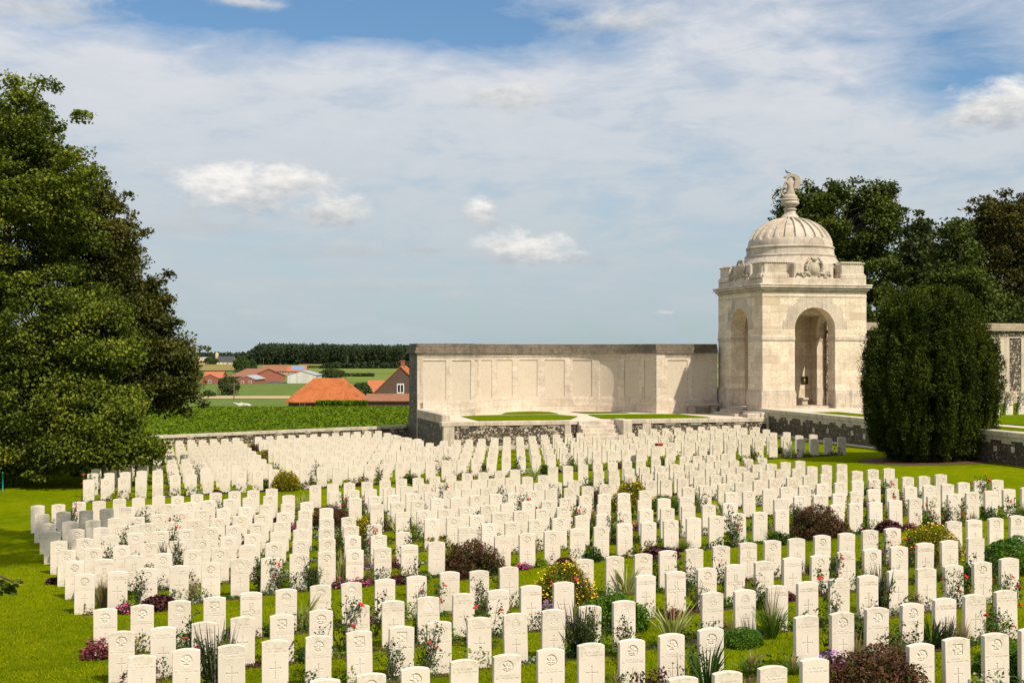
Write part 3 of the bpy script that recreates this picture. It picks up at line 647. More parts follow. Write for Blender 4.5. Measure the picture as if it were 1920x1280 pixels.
N1=[(167,899),(200,896.8),(232,895.2),(264.6,893.9),(296.3,891.9),(329,890),(359.6,888.4),(391,886.8),(422.3,884.9),(453,883.5),(484,882),(514,880.2),(572.5,877.7),(603.7,875.7),(633,874.3),(663,872.8),(692.6,870.8),(721.6,869.3),(750.6,867.3),(779.7,866),(807.4,864),(837,863),(866.2,860.5),(892.5,858.5),(921,857.2),(949.4,856),(977.5,853.6),(1006,851.9),(1034,850.3),(1062.7,848.4),(1091.3,846.8),(1119.5,845.4),(1147.2,843.7),(1174,841.9),(1201.5,840.5),(1229.4,839.3),(1256.6,838),(1291,836.3),(1318,834.7),(1345,832.8),(1371.3,831.2),(1398.7,829.5),(1423.5,827.7),(1450,825.9),(1476.7,824.5),(1502,823.4),(1527.5,822),(1552.8,820.6),(1578.5,819)]
ROWS = [F5,F4,F3,F2,F1,M1,M2,M3,M4,M5,M6,M7,M8,N1]
KIN = ['NNNNRSRN','NRRNRRNRRRNRRRNNN','NRNNRSSRNKKKKKKNNNNNNKRN','RNNNSRCNTNNNNNCRCNNRNRRNNN','RRESCEEECCNCNEEENNRCRNRNRRNNSR',
       'RNRNRRNRRRRNNNRRNRRRRNRRRRRRNNRRRRNNNR','RCCRRRNRSRRSNNRRRRNNRRRNRR']
def from_top(px, py): 
    x, y = on_ground(px, py, SH-.01); return x, y
stones = []            # (x, y, row, index, kind, is_top_row)
rk = np.random.default_rng(5)
for ri, row in enumerate(ROWS):
    for i, (px, py) in enumerate(row):
        k = KIN[ri][i] if ri < len(KIN) and i < len(KIN[ri]) else rk.choice(list('RRRRNNKSE'))
        x, y = from_top(px, py); stones.append([x, y, ri, i, k])
# rows behind: three fans of columns
n1 = [from_top(*p) for p in N1]
extra = []
def col(front, backpx, n, i0=1):
    fx, fy = from_top(*front) if isinstance(front, tuple) else n1[front]
    bx_, by_ = from_top(*backpx)
    for k in range(i0, n): 
        t_ = k/(n-1); extra.append((fx+(bx_-fx)*t_, fy+(by_-fy)*t_))
lb = [(211,832.5),(232,831.3),(253,830.2),(274,829),(295,828.3),(315.6,827.3),(336.5,826),(358.8,825),(380,824),(400.8,823),(422,822),(443,820.6),None,(485,818.7),(506,818),(526,816.7),(547.6,815.7),(568,814.8),(588.4,813.9),(609.5,812.8),(629.5,811.6),(650,810.3),(670,809.3),(690,808.3)]
# columns: indices of N1 0..; the bush stands between index 11 and 12
bi = 0
for j, b in enumerate(lb):
    if b is None: continue
    fi = j if j < 12 else j-1
    st_ = 1 if fi < 19 else fi-17
    col(fi, b, 9, st_)
col((895,859.2), (710,807.3), 9, 4); col((924,857.6), (726,811.5), 9, 5)
col((953,856), (740,815), 9, 6); col((982,854.5), (757,820), 9, 7)
for fi, b in ((20,(833,826)),(21,(857.4,824.5)),(22,(880,823.4)),(23,(903.8,822)),(24,(927.7,820.6)),(25,(951,819)),(26,(974.8,817.7)),(27,(998,816.5)),(28,(1021,815)),(29,(1043.6,814)),(30,(1066,813)),(31,(1088,811.8)),(32,(1111,810)),(33,(1135,809)),(34,(1157,808.5))):
    col(fi, b, 5, 2 if fi == 20 else 1)
# right part: rows of constant step filled across
for k in range(1, 6):
    fy0 = .0
    for px in np.arange(1180, 1520, 1.0): pass
    Zs = lambda px: n1[min(range(len(n1)), key=lambda q: abs(N1[q][0]-px))]
    xl = {1:1203,2:1196,3:1190,4:1184,5:1178}[k]; xr = {1:1527,2:1483,3:1459,4:1438,5:1400}[k]
    step = {1:26.6,2:25.4,3:24.4,4:23.4,5:22.4}[k]
    px = xl+ (k % 2)*3
    while px <= xr+1:
        q = min(range(len(n1)-1), key=lambda q: abs((N1[q][0]+N1[q+1][0])/2-px))
        a = (px-N1[q][0])/(N1[q+1][0]-N1[q][0]); yN = n1[q][1]+(n1[q+1][1]-n1[q][1])*a
        Y = yN+2.55*k; X = (px-960)/F*Y
        s_, t_ = w2loc(X, Y)
        if t_ < -.9 and s_ < 17.2: extra.append((X, Y))
        px += step
for yy_, xs_ in ((857,(850,)),(853,(765,790,815,840)),(845,(752,777,801,826,850)),(837,(745,768,791,815,840)),(830,(760,783,806,832)),(823.5,(772,)),(868,(735,))):
    for xx_ in xs_:
        x, y = from_top(xx_, yy_)
        if all((x-a)**2+((y-b)*.45)**2 > .40**2 for a, b in extra+n1): extra.append((x, y))
fx = []
for (x, y) in extra:
    s_, t_ = w2loc(x, y)
    if s_ > -.45 and t_ > -.55: continue
    if 6.9 < s_ < 9.6 and t_ > -2.6: continue
    fx.append((x, y))
PHI = R(14.5)
def rz_of(x, y): return PHI*(1-.12*smooth(2, 14, x)) + .0*x
stones.sort(key=lambda s: (s[2], s[3]))
rowN = {ri: len(r) for ri, r in enumerate(ROWS)}
order = sorted(range(len(stones)), key=lambda i: stones[i][1]); indiv = set(order[:300])
WHERE = {'R':'carved round badge','E':'ringed emblem','S':'carved square badge','K':'small crowned badge','T':'triangular badge','N':'plain cross only','C':'broad carved cross'}
stone_lbl = {}
rr = np.random.default_rng(11)
lowmb = MB()
for i, (x, y, ri, ix, k) in enumerate(stones):
    rz = rz_of(x, y)+rr.normal()*.012; z = gz(x, y)+rr.normal()*.008
    if i not in indiv:
        low_stone(lowmb, x, y, z, rz, 1.0, k != 'N'); continue
    far = y > 31
    dct = FARM[k] if far else NEAR[k]
    dd = dct[int(rr.integers(len(dct)))]
    o = link('headstone', dd['slab'], None, (x, y, z)); o.rotation_euler = (rr.normal()*.014, rr.normal()*.009, rz)
    where = f'{ordn(ix+1)} from the left in the {ordn(ri+1)} row from the front'
    tag(o, f'white headstone, {WHERE[k]}, {where}', 'headstone', 'war grave headstones in rows')
    for nm in ('badge','inscription','cross','lower_inscription'):
        if not far and nm in dd: link(nm, dd[nm], o)
for (x, y) in fx:
    low_stone(lowmb, x, y, gz(x, y)+rr.normal()*.01, rz_of(x, y)+rr.normal()*.012, 1.0, rr.random() < .65)
o = lowmb.build('headstones', [M['grave'], M['grave_dark']])
tag(o, 'hundreds of small white headstones packed in far rows below the memorial wall', 'headstones', None, 'stuff')
# ------------------------------------------------------------------ planting along the rows
def row_ground(): 
    pts = {}
    for s in stones: pts.setdefault(s[2], []).append((s[0], s[1]))
    return pts
RG = row_ground()
gA = []; 
for ri, pts in RG.items():
    mb = MB(); r2 = np.random.default_rng(100+ri)
    for a, b in zip(pts[:-1], pts[1:]):
        L = math.hypot(b[0]-a[0], b[1]-a[1])
        if L > 2.6: continue
        n = max(4, int(L/.12)); 
        # soil ribbon, uneven edge, in front of and between the stones
        vs = []
        for k in range(n+1):
            t_ = k/n; x = a[0]+(b[0]-a[0])*t_; y = a[1]+(b[1]-a[1])*t_
            w0 = .17+.08*math.sin(x*7.3+ri)+.05*r2.random(); w1 = .16+.06*math.sin(x*5.1)+.04*r2.random()
            vs += [(x, y-w0, gz(x,y-w0)+.006), (x, y+.04+w1, gz(x,y+.04+w1)+.006)]
        mb.add(vs, [(2*k,2*k+2,2*k+3,2*k+1) for k in range(n)])
        dn = int((430 if a[1] < 31 else 230)*L*(.35+1.1*r2.random()))
        xx = a[0]+(b[0]-a[0])*r2.random(dn); tt = (xx-a[0])/(b[0]-a[0]+1e-9); yy = a[1]+(b[1]-a[1])*tt+r2.normal(size=dn)*.085-.02
        hh = r2.random(dn)**1.5*(.05+.28*np.clip(np.sin(xx*3.1+ri*2)+.35+.3*np.sin(xx*9.7), 0, 1))
        # shift to the gap between the stones
        zz = np.array([gz(float(p), float(q)) for p, q in zip(xx, yy)])+hh+.01
        mi = int(r2.choice([0,0,0,1,1,2,3,4,5]))
        gA.append((*leaf_arrays(np.stack([xx,yy,zz],1), .052 if a[1] < 31 else .075, up=.35, rng=r2), mi))
    if len(mb.v): tag(mb.build('flower_bed', M['soil']), kind='structure')
V,Q,c,ms = join_arrays(gA)
tag(link('ground_cover', mesh_np('ground_cover', V, Q, [M['l_dkgreen'],M['l_green'],M['l_lime'],M['l_purple'],M['l_hyp'],M['l_silver']], c, ms)), 'low mixed bedding plants growing along the foot of the headstone rows', 'bedding plants', None, 'stuff')
# far rows: soil and greenery
P = []; r2 = np.random.default_rng(9)
for (x, y) in fx:
    n = int(r2.integers(3, 16)); P.append(np.stack([x+.3*r2.normal(size=n), y-.1+.12*r2.normal(size=n), np.full(n, gz(x,y))+r2.random(n)**1.5*.26], 1))
P = np.concatenate(P); V,Q,c = leaf_arrays(P, .11, rng=r2)
tag(link('far_bedding', mesh_np('far_bedding', V, Q, [M['l_dkgreen'],M['l_green'],M['l_purple']], c, r2.integers(0,3,len(Q)))), 'small bedding plants between the distant headstone rows', 'bedding plants', None, 'stuff')
# short grass blades on the nearest lawn
ng = 90000; gy = 16.8+ (r2.random(ng)**1.4)*17; gx = (r2.random(ng)*.86-.43)*gy
B = np.stack([gx, gy, [gz(float(a), float(b)) for a, b in zip(gx, gy)]], 1)
T = B+np.stack([r2.normal(size=ng)*.018, r2.normal(size=ng)*.018, .022+.035*r2.random(ng)], 1)
V,Q,c = blade_arrays(B, T, np.full(ng, .011), r2)
M['l_turf'] = leafmat('turf_blades', [(0,(.08,.12,.002)),(.5,(.175,.215,.003)),(1,(.34,.33,.01))], .3, .6)
tag(link('grass_blades', mesh_np('grass_blades', V, Q, M['l_turf'], c)), 'short mown grass blades of the nearest lawn', 'grass', None, 'stuff')

def blob(n, rx, ry, rz, rng, h0=0.0, shell=.55, lump=.25, nl=9):
    """points filling a lumpy dome, densest near the outside"""
    d = rng.normal(size=(n,3)); d[:,2] = np.abs(d[:,2])*.9-.12; d /= np.linalg.norm(d,axis=1)[:,None]
    L = rng.normal(size=(nl,3)); L[:,2] = np.abs(L[:,2]); L /= np.linalg.norm(L,axis=1)[:,None]
    lum = np.max(np.clip((d@L.T)-.75, 0, 1)/.25, axis=1)
    r = (shell+(1-shell)*rng.random(n)**.5)*(1-lump+lump*1.3*lum)
    P = d*r[:,None]*np.array([rx,ry,rz]); P[:,2] += h0
    P[:,2] = np.maximum(P[:,2], .02); return P, lum
PROTO = {}
def proto(name, fn): PROTO[name] = fn
def mk_shrub(kind, seed):
    rng = np.random.default_rng(seed)
    root = bpy.data.objects.new(kind, None); COL.objects.link(root); root.empty_display_size = .2
    def leaves(nm, P, size, m, **k):
        V,Q,c = leaf_arrays(P, size, rng=rng, **k); return link(nm, mesh_np(nm, V, Q, M[m], c), root)
    def stems(n, r0, r1, h, w=.008, m='stem', nm='stems'):
        mb = MB()
        for i in range(n):
            a = rng.random()*6.28; rr_ = r0*rng.random(); q = r1*(.4+.6*rng.random()); hh = h*(.7+.4*rng.random()); a2 = a+rng.normal()*.3
            p0 = (rr_*math.cos(a), rr_*math.sin(a), 0); p1 = (q*.5*math.cos(a2), q*.5*math.sin(a2), hh*.55); p2 = (q*math.cos(a2), q*math.sin(a2), hh)
            mb.tube([p0,p1,p2], [w,w*.8,w*.45], 4)
        return mb.build(nm, M[m], root)
    if kind == 'bronze_shrub':
        P, lum = blob(9500, .98, .9, .80, rng, .10, .5, .5, 16); leaves('foliage', P, .058, 'l_brown_sh', up=.5, grp=lum); 
        P, lum = blob(900, .85, .8, .70, rng, .05); leaves('green_foliage', P, .075, 'l_dkgreen'); stems(16, .1, .7, .75, .014)
    elif kind == 'hypericum_bush':
        P, lum = blob(15000, .82, .76, .92, rng, .08, .35, .30, 16); leaves('foliage', P, .05, 'l_hyp', up=.4, grp=lum)
        P, _ = blob(800, .90, .84, 1.0, rng, .09, .80, .28, 12)
        f = leaves('blossom', P, .046, 'l_hyp', up=.9, asp=1.0); f.data.materials.clear(); f.data.materials.append(M['yellow']); stems(14, .08, .6, .7, .012)
    elif kind == 'green_mound':
        P, lum = blob(4600, .80, .72, .62, rng, .05, .6, .16, 10); leaves('foliage', P, .062, 'l_green', up=.6, grp=lum); stems(10, .1, .5, .4, .01)
    elif kind == 'small_green_shrub':
        P, lum = blob(1100, .30, .27, .44, rng, .05, .4, .3, 7); leaves('foliage', P, .06, 'l_dkgreen', up=.5, grp=lum); stems(6, .05, .2, .3, .007)
    elif kind == 'lime_perennial':
        P, lum = blob(380, .26, .22, .24, rng, .03, .4, .3, 7); leaves('foliage', P, .075, 'l_lime', up=.5); stems(5, .05, .2, .15, .005)
    elif kind == 'purple_perennial':
        P, lum = blob(1500, .52, .42, .44, rng, .02, .5, .3, 9); leaves('foliage', P, .085, 'l_purple', up=.5, asp=.9, grp=lum); stems(8, .1, .3, .25, .006)
    elif kind == 'rosy_sedum':
        P, lum = blob(1200, .34, .28, .34, rng, .02, .4, .35, 9); leaves('foliage', P, .045, 'l_pinkleaf', up=.6, asp=.8, grp=lum); stems(10, .08, .2, .3, .007)
    elif kind == 'pink_flowers':
        P, _ = blob(420, .25, .2, .16, rng, .02); leaves('foliage', P, .05, 'l_dkgreen'); P, _ = blob(170, .27, .22, .20, rng, .03, .9)
        f = leaves('blossom', P, .045, 'l_green', up=.9, asp=1.0); f.data.materials.clear(); f.data.materials.append(M['pink']); stems(5, .05, .15, .1, .004)
    elif kind == 'lilac_flowers':
        P, _ = blob(420, .28, .22, .16, rng, .02); leaves('foliage', P, .05, 'l_silver'); P, _ = blob(150, .30, .24, .22, rng, .03, .9)
        f = leaves('blossom', P, .05, 'l_green', up=.9, asp=1.0); f.data.materials.clear(); f.data.materials.append(M['lilac']); stems(5, .05, .15, .1, .004)
    elif kind in ('striped_iris','sword_leaf_plant','green_grass_tuft','dry_grass_tuft'):
        par = {'striped_iris':(46,.62,.40,.030,'l_vari'),'sword_leaf_plant':(34,.62,.42,.034,'l_dkgreen'),'green_grass_tuft':(260,.50,.42,.010,'l_blade'),'dry_grass_tuft':(230,.50,.26,.008,'l_dry')}[kind]
        n, h, sp, w, m = par; a = rng.random(n)*6.28; rb = .07*rng.random(n); hh = h*(.6+.55*rng.random(n)); s2 = sp*(.25+.8*rng.random(n))
        Bp = np.stack([rb*np.cos(a), rb*np.sin(a), np.zeros(n)],1); Tp = np.stack([(rb+s2)*np.cos(a), (rb+s2)*np.sin(a), hh],1)
        V,Q,c = blade_arrays(Bp, Tp, np.full(n, w), rng); link('blades', mesh_np('blades', V, Q, M[m], c), root)
        if kind in ('dry_grass_tuft','green_grass_tuft'):
            n = 26; a = rng.random(n)*6.28; Bp = np.zeros((n,3)); Tp = np.stack([.34*np.cos(a)*rng.random(n)-.1, .3*np.sin(a)*rng.random(n), .65+.25*rng.random(n)],1)
            V,Q,c = blade_arrays(Bp, Tp, np.full(n, .014), rng); link('seed_stalks', mesh_np('seed_stalks', V, Q, M['l_dry'], c), root)
    elif kind == 'speedwell_spikes':
        n = 46; a = rng.random(n)*6.28; q = .30*rng.random(n)**.6; hh = .62+.28*rng.random(n); mb = []
        Bp = np.stack([.5*q*np.cos(a), .5*q*np.sin(a), np.full(n,.1)],1); Tp = np.stack([1.25*q*np.cos(a), 1.25*q*np.sin(a), hh],1)
        V,Q,c = blade_arrays(Bp, Tp, np.full(n, .024), rng, bend=.05); link('flower_spikes', mesh_np('flower_spikes', V, Q, M['l_spike'], c), root)
        P = Bp.repeat(26,0)+(Tp-Bp).repeat(26,0)*(rng.random(n*26)**1.3)[:,None]*.72+rng.normal(size=(n*26,3))*.022
        leaves('foliage', P, .055, 'l_dkgreen', up=.2, asp=.35)
    elif kind in ('rose_bush','faded_rose_bush'):
        n = 9; mb = MB(); tips = []; pts = []
        for i in range(n):
            a = rng.random()*6.28; q = .08+.26*rng.random(); hh = .42+.36*rng.random(); p0 = np.array([.03*math.cos(a), .03*math.sin(a), 0]); p2 = np.array([q*math.cos(a), q*.8*math.sin(a), hh]); p1 = (p0+p2)/2+rng.normal(size=3)*.03
            mb.tube([p0,p1,p2], [.006,.005,.003], 4); tips.append(p2)
            for k in range(3):
                f = .35+.6*rng.random(); b = p0+(p2-p0)*f; e = b+np.array([rng.normal()*.09, rng.normal()*.08, .05+.09*rng.random()]); mb.tube([b,e], [.003,.002], 3); tips.append(e); pts.append((b+e)/2)
            for k in range(24): pts.append(p0+(p2-p0)*(.2+.8*rng.random())+rng.normal(size=3)*.045)
        if kind != 'rose_bush':
            for p in tips[:14]: mb.ell(p, (.010,.010,.012), 5)
        mb.build('stems', M['stem'], root); tips = np.array(tips); pts = np.array(pts); pts[:,2] = np.maximum(pts[:,2], .05)
        A1_ = leaf_arrays(pts, .054, rng=rng, up=.4, asp=.6); A2_ = leaf_arrays(tips[rng.random(len(tips)) < .6], .038, rng=rng, up=.5, asp=.6)
        V,Q,c,ms = join_arrays([(*A1_,0),(*A2_,1)]); link('foliage', mesh_np('foliage', V, Q, [M['l_dkgreen'],M['l_purple']], c, ms), root)
        if kind == 'rose_bush':
            for p in tips[rng.permutation(len(tips))[:4]]:
                fb = MB(); fb.ell(p, (.024,.024,.019), 6); 
                for q in range(5): an = q*1.257; fb.ell((p[0]+.018*math.cos(an), p[1]+.018*math.sin(an), p[2]-.004), (.016,.016,.011), 5)
                fb.build('bloom', M['red'], root, True)
    return root
LBL = {'bronze_shrub':('dark bronze leaved shrub','shrub','bronze shrubs among the graves'),'hypericum_bush':('yellow flowering rounded bush','shrub','yellow flowering bushes'),
 'green_mound':('dense bright green mounded shrub','shrub','green mounded shrubs'),'small_green_shrub':('small dark green shrub','shrub','small green shrubs'),'lime_perennial':('low lime green leafy plant','plant','low lime green plants'),
 'purple_perennial':('low purple leaved plant','plant','purple leaved plants'),'rosy_sedum':('rosy red fleshy plant','plant','rosy red plants'),'pink_flowers':('clump of bright pink flowers','flowers','clumps of pink flowers'),
 'lilac_flowers':('clump of pale lilac flowers','flowers','clumps of lilac flowers'),'striped_iris':('striped sword leaved plant','plant','striped sword leaved plants'),'sword_leaf_plant':('spiky dark green plant','plant','spiky green plants'),
 'green_grass_tuft':('arching tuft of green grass','grass tuft','green grass tufts'),'dry_grass_tuft':('straw coloured ornamental grass tuft','grass tuft','straw coloured grass tufts'),'speedwell_spikes':('tall plant with grey spikes','plant','plants with grey spikes'),
 'rose_bush':('thin red blooming rose bush','rose bush','red rose bushes'),'faded_rose_bush':('thin faded rose bush','rose bush','faded rose bushes')}
PR = {}
usedl = set()
def near_stone(x, y):
    b = min(stones, key=lambda s: (s[0]-x)**2+((s[1]-y)*.8)**2); return b
def plant(kind, x, y, s=1.0, rz=None, var=0, sz=1.0):
    key = (kind, var)
    if key not in PR:
        PR[key] = mk_shrub(kind, 31*var+len(kind)*7); PR[key+('k',)] = kidmap(PR[key]); o = PR[key]
        PR[key+('used',)] = True
    else: o = copy_tree(PR[key], PR[key+('k',)])
    o.location = (x, y, gz(x, y)-.01); o.scale = (s, s, s*sz); o.rotation_euler = (0, 0, random.random()*6.28 if rz is None else rz)
    b = near_stone(x, y); d, cat, grp = LBL[kind]
    side = 'before' if y < b[1]-.12 else ('left of' if x < b[0] else 'right of')
    l = f'{d} {side} {ordn(b[3]+1)} headstone from left, {ordn(b[2]+1)} row'
    if l in usedl: l = l.replace(d, 'another '+d, 1)
    if l in usedl: l = l.replace('another', 'one more', 1)
    usedl.add(l); tag(o, l, cat, grp); return o
def pl(kind, px, py, s=1.0, var=0, sz=1.0): x, y = on_ground(px, py); return plant(kind, x, y, s, None, var, sz)
for a in (('bronze_shrub',888,1076,.74,0,1.1),('bronze_shrub',622,990,.68,1,1.05),('bronze_shrub',1530,1005,.84,0,1.0),('bronze_shrub',1650,1320,.86,1,.95),('bronze_shrub',1112,948,.6,0,.9),('bronze_shrub',484,846,.6,1,.8),
          ('hypericum_bush',1058,1132,.72,0,1.15),('hypericum_bush',1743,1055,.84,1,1.0),('hypericum_bush',1184,958,.80,0,1.15),('hypericum_bush',537,919,.66,1,1.1),('hypericum_bush',497,863,.6,0,.9),('hypericum_bush',672,1015,.62,1,1.0),
          ('green_mound',1150,1178,.88,0,1.1),('green_mound',1896,1068,1.15,1,1.0),('green_mound',547,918,.6,0,1.0),('green_mound',1246,955,.7,1,1.0),('green_mound',1392,1207,.55,0,.8),('green_mound',1915,1265,.9,1,.8),
          ('purple_perennial',306,1141,.8,0,1.1),('purple_perennial',1238,1047,.9,1,.95),('purple_perennial',1660,996,.8,0,1.0),('purple_perennial',752,1092,.62,1,.8),('purple_perennial',1545,1250,.6,0,.7),('purple_perennial',105,1092,.5,1,.8),('purple_perennial',855,1085,.5,0,.8),('purple_perennial',910,878,.8,1,.6),
          ('rosy_sedum',183,1232,1.0,0,1.0),('rosy_sedum',1264,1158,.55,1,1.1),('rosy_sedum',1110,1122,.7,0,.7),('rosy_sedum',1310,985,.7,1,1),('rosy_sedum',1560,960,.7,0,1),
          ('pink_flowers',236,1148,.9,0,1),('pink_flowers',675,1098,.9,0,1),('pink_flowers',690,1093,.7,0,1),('pink_flowers',981,1067,.8,0,1),('pink_flowers',550,995,.8,0,1.2),('pink_flowers',727,985,.8,0,1),('pink_flowers',1655,1040,.7,0,1),
          ('lilac_flowers',1553,1247,1.0,0,1),('lilac_flowers',1029,1145,.6,0,1.6),('lilac_flowers',683,1065,.8,0,1.3),('lilac_flowers',1548,1240,.8,0,1),
          ('striped_iris',1262,1205,1.15,0,.85),('striped_iris',568,1180,.85,0,1.15),('striped_iris',1174,1115,.8,0,1.1),('striped_iris',748,1010,.8,0,1.2),('striped_iris',567,965,.8,0,1.3),('striped_iris',1356,968,.8,0,1.0),('striped_iris',1003,900,.7,0,1.2),('striped_iris',640,1095,.7,0,1.6),('striped_iris',520,872,.8,0,.9),
          ('sword_leaf_plant',1325,1300,.78,0,1.5),('sword_leaf_plant',1105,1010,.7,0,1.4),('sword_leaf_plant',1745,1215,.8,0,1),
          ('green_grass_tuft',1447,1196,.85,0,1.3),('green_grass_tuft',1405,1262,.75,0,.6),('green_grass_tuft',1350,1275,.7,0,.6),('green_grass_tuft',1485,1262,.7,0,.55),('green_grass_tuft',190,1118,.6,0,.8),('green_grass_tuft',818,1052,.8,0,.7),('green_grass_tuft',1290,1000,.8,0,.7),('green_grass_tuft',1820,985,.8,0,.6),('green_grass_tuft',1622,1195,.7,0,.9),
          ('dry_grass_tuft',193,1140,.85,0,.95),('dry_grass_tuft',643,1088,.75,0,1),('dry_grass_tuft',458,910,.8,0,1),('dry_grass_tuft',1000,1045,.7,0,1),
          ('speedwell_spikes',1085,1228,1.05,0,1.0),('speedwell_spikes',1654,1148,1.05,0,1.0),('speedwell_spikes',405,1290,1.15,0,1.0),('speedwell_spikes',318,1066,.9,0,.9),('speedwell_spikes',1762,932,.7,0,1),('speedwell_spikes',1500,985,.8,0,.9),('speedwell_spikes',1770,1215,.7,0,.9),('speedwell_spikes',775,910,.7,0,.9),
          ('small_green_shrub',592,1097,.95,0,1),('small_green_shrub',1112,1052,.85,1,.9),('small_green_shrub',1463,1020,.9,0,.9),('small_green_shrub',1850,972,.9,1,.9),('small_green_shrub',800,1195,1.0,0,1.1),('small_green_shrub',1435,1140,.9,1,.8),('small_green_shrub',1465,850,.9,0,.9),('small_green_shrub',1020,888,.95,1,.9),('small_green_shrub',765,905,.9,0,.8),('small_green_shrub',497,915,.9,1,.9),('small_green_shrub',1247,872,1,0,.9),('small_green_shrub',1015,1165,.7,1,.8),('small_green_shrub',1370,975,.7,0,.8),('small_green_shrub',1330,855,.7,1,.8)):
    pl(a[0], a[1], a[2], a[3], a[4], a[5])
for px, py, rd in ((250,1140,0),(352,1255,0),(340,1075,0),(486,1108,0),(645,1220,1),(668,1262,0),(905,1150,0),(925,1215,1),(895,1245,0),(935,1120,0),(790,1120,0),(700,1195,0),(590,1270,0),(740,1275,0),(1060,1160,1),(1100,1235,0),(1180,1275,0),(1290,1115,0),(1235,1100,0),(1170,1230,0),
                   (1310,1145,0),(1360,1110,0),(1550,1110,1),(1565,1165,1),(1700,1070,1),(1640,1095,0),(1790,1140,1),(1800,1125,0),(1880,1180,1),(1870,1235,1),(1720,1265,0),(1870,1100,0),(1620,1225,0),(1745,1050,0),(1665,1245,0),(232,1060,0),(140,990,1),(215,1075,0),(262,1005,0),(320,1035,1),(700,1040,1),(770,1070,0),
                   (985,985,1),(1050,960,0),(1150,1020,1),(1200,1035,1),(1375,1025,1),(1378,1010,0),(1620,990,1),(1650,960,1),(1735,1000,1),(1795,1000,1),(1690,975,1),(1840,950,1),(1905,990,1),(820,960,1),(945,960,0),(1090,1010,1),(1500,1000,0),(1560,1230,0),(830,895,1),(712,900,0),(170,930,1),(185,925,1),(320,920,1),(378,905,0),(600,905,0),(1300,890,0),(1255,850,1),(1410,860,0),(1060,860,0)):
    pl('rose_bush' if rd else 'faded_rose_bush', px, py, .9+.35*random.random(), 0, 1.0)
# further perennials in the gaps of every row
r3 = random.Random(3)
for ri in range(1, 14):
    pts = [s for s in stones if s[2] == ri]
    for a, b in zip(pts[:-1], pts[1:]):
        if math.hypot(a[0]-b[0], a[1]-b[1]) > 1.6: continue
        if r3.random() < (.42 if ri < 6 else .34):
            k = r3.choice(['lime_perennial','lime_perennial','faded_rose_bush','rose_bush','faded_rose_bush','small_green_shrub','purple_perennial','green_grass_tuft','rosy_sedum','dry_grass_tuft','pink_flowers'])
            s = {'small_green_shrub':.6,'purple_perennial':.5,'green_grass_tuft':.55,'rosy_sedum':.7,'dry_grass_tuft':.55}.get(k, .9)
            plant(k, (a[0]+b[0])/2+r3.uniform(-.08,.08), (a[1]+b[1])/2-.12*r3.random(), s*r3.uniform(.8,1.15), None, 0)

# ------------------------------------------------------------------ terrace and memorial
def loft(name, m, rings, parent=None, close=True):
    n = len(rings[0]); vs = [p for r_ in rings for p in r_]; fs = []
    for i in range(len(rings)-1):
        for k in range(n-1 if not close else n): j = (k+1) % n; fs.append((i*n+k,i*n+j,(i+1)*n+j,(i+1)*n+k))
    return MB().add(vs, fs).build(name, m, parent)
ZF = EYE-3.6; ZR = EYE-3.15                                   # floor levels of the two terraces
LOCROT = TH
def locobj(name, mb, m, parent=None, smooth_=False):
    """mesh written in terrace coordinates"""
    if parent: return mb.build(name, m, parent, smooth_)
    return mb.build(name, m, None, smooth_, (TO[0],TO[1],0), TH)
# fill under the terraces + paving
fl = MB().box(.3, 18.0, .25, 9.4, -.6, ZF).box(3.2, 15.0, 9.4, 12.6, -.6, ZF)
tag(locobj('terrace_paving', fl, M['pave']), kind='structure')
fl = MB().box(18.3, 60, -40, 20, -.6, ZR)
tag(locobj('upper_terrace', fl, M['pave']), kind='structure')
def flat(name, pxs, z, m, dz, kind='structure'):
    V = []
    for px, py in pxs: Z = (EYE-z)*F/(py-HZ); V.append(((px-960)/F*Z, Z, z+dz))
    mb = MB().add(V, [tuple(range(len(V)))]); return tag(mb.build(name, m), kind=kind)
flat('terrace_lawn', [(1084,781.0),(1070,786.5),(905,791),(864,780.8),(900,779),(940,778.2),(1045,777.6)][::-1], ZF, M['lawn2'], .03)
flat('terrace_lawn', [(1048,776.0),(940,776.6),(950,773.6),(975,772),(1003,771.4),(1030,772.4)][::-1], ZF, M['lawn2'], .03)
flat('terrace_lawn', [(1101.6,777.6),(1128,785),(1198,786.4),(1334,783),(1273,776.6),(1190,776.6)], ZF, M['lawn2'], .03)
flat('terrace_lawn', [(1066,772.2),(1100,775.4),(1186,774.4),(1150,772)], ZF, M['lawn2'], .03)
V = [loc2w(s, t_, ZR+.03) for s, t_ in ((18.75,-40),(20.4,-40),(20.4,-3.2),(18.75,-3.2))]
tag(MB().add(V, [(0,1,2,3)]).build('terrace_lawn', M['lawn2']), kind='structure')
V = [loc2w(s, t_, ZR+.03) for s, t_ in ((21.6,-40),(60,-40),(60,4.7),(24.4,4.7),(24.4,-3.2),(21.6,-3.2))]
tag(MB().add(V, [(0,1,2,3,4,5)]).build('terrace_lawn', M['lawn2']), kind='structure')

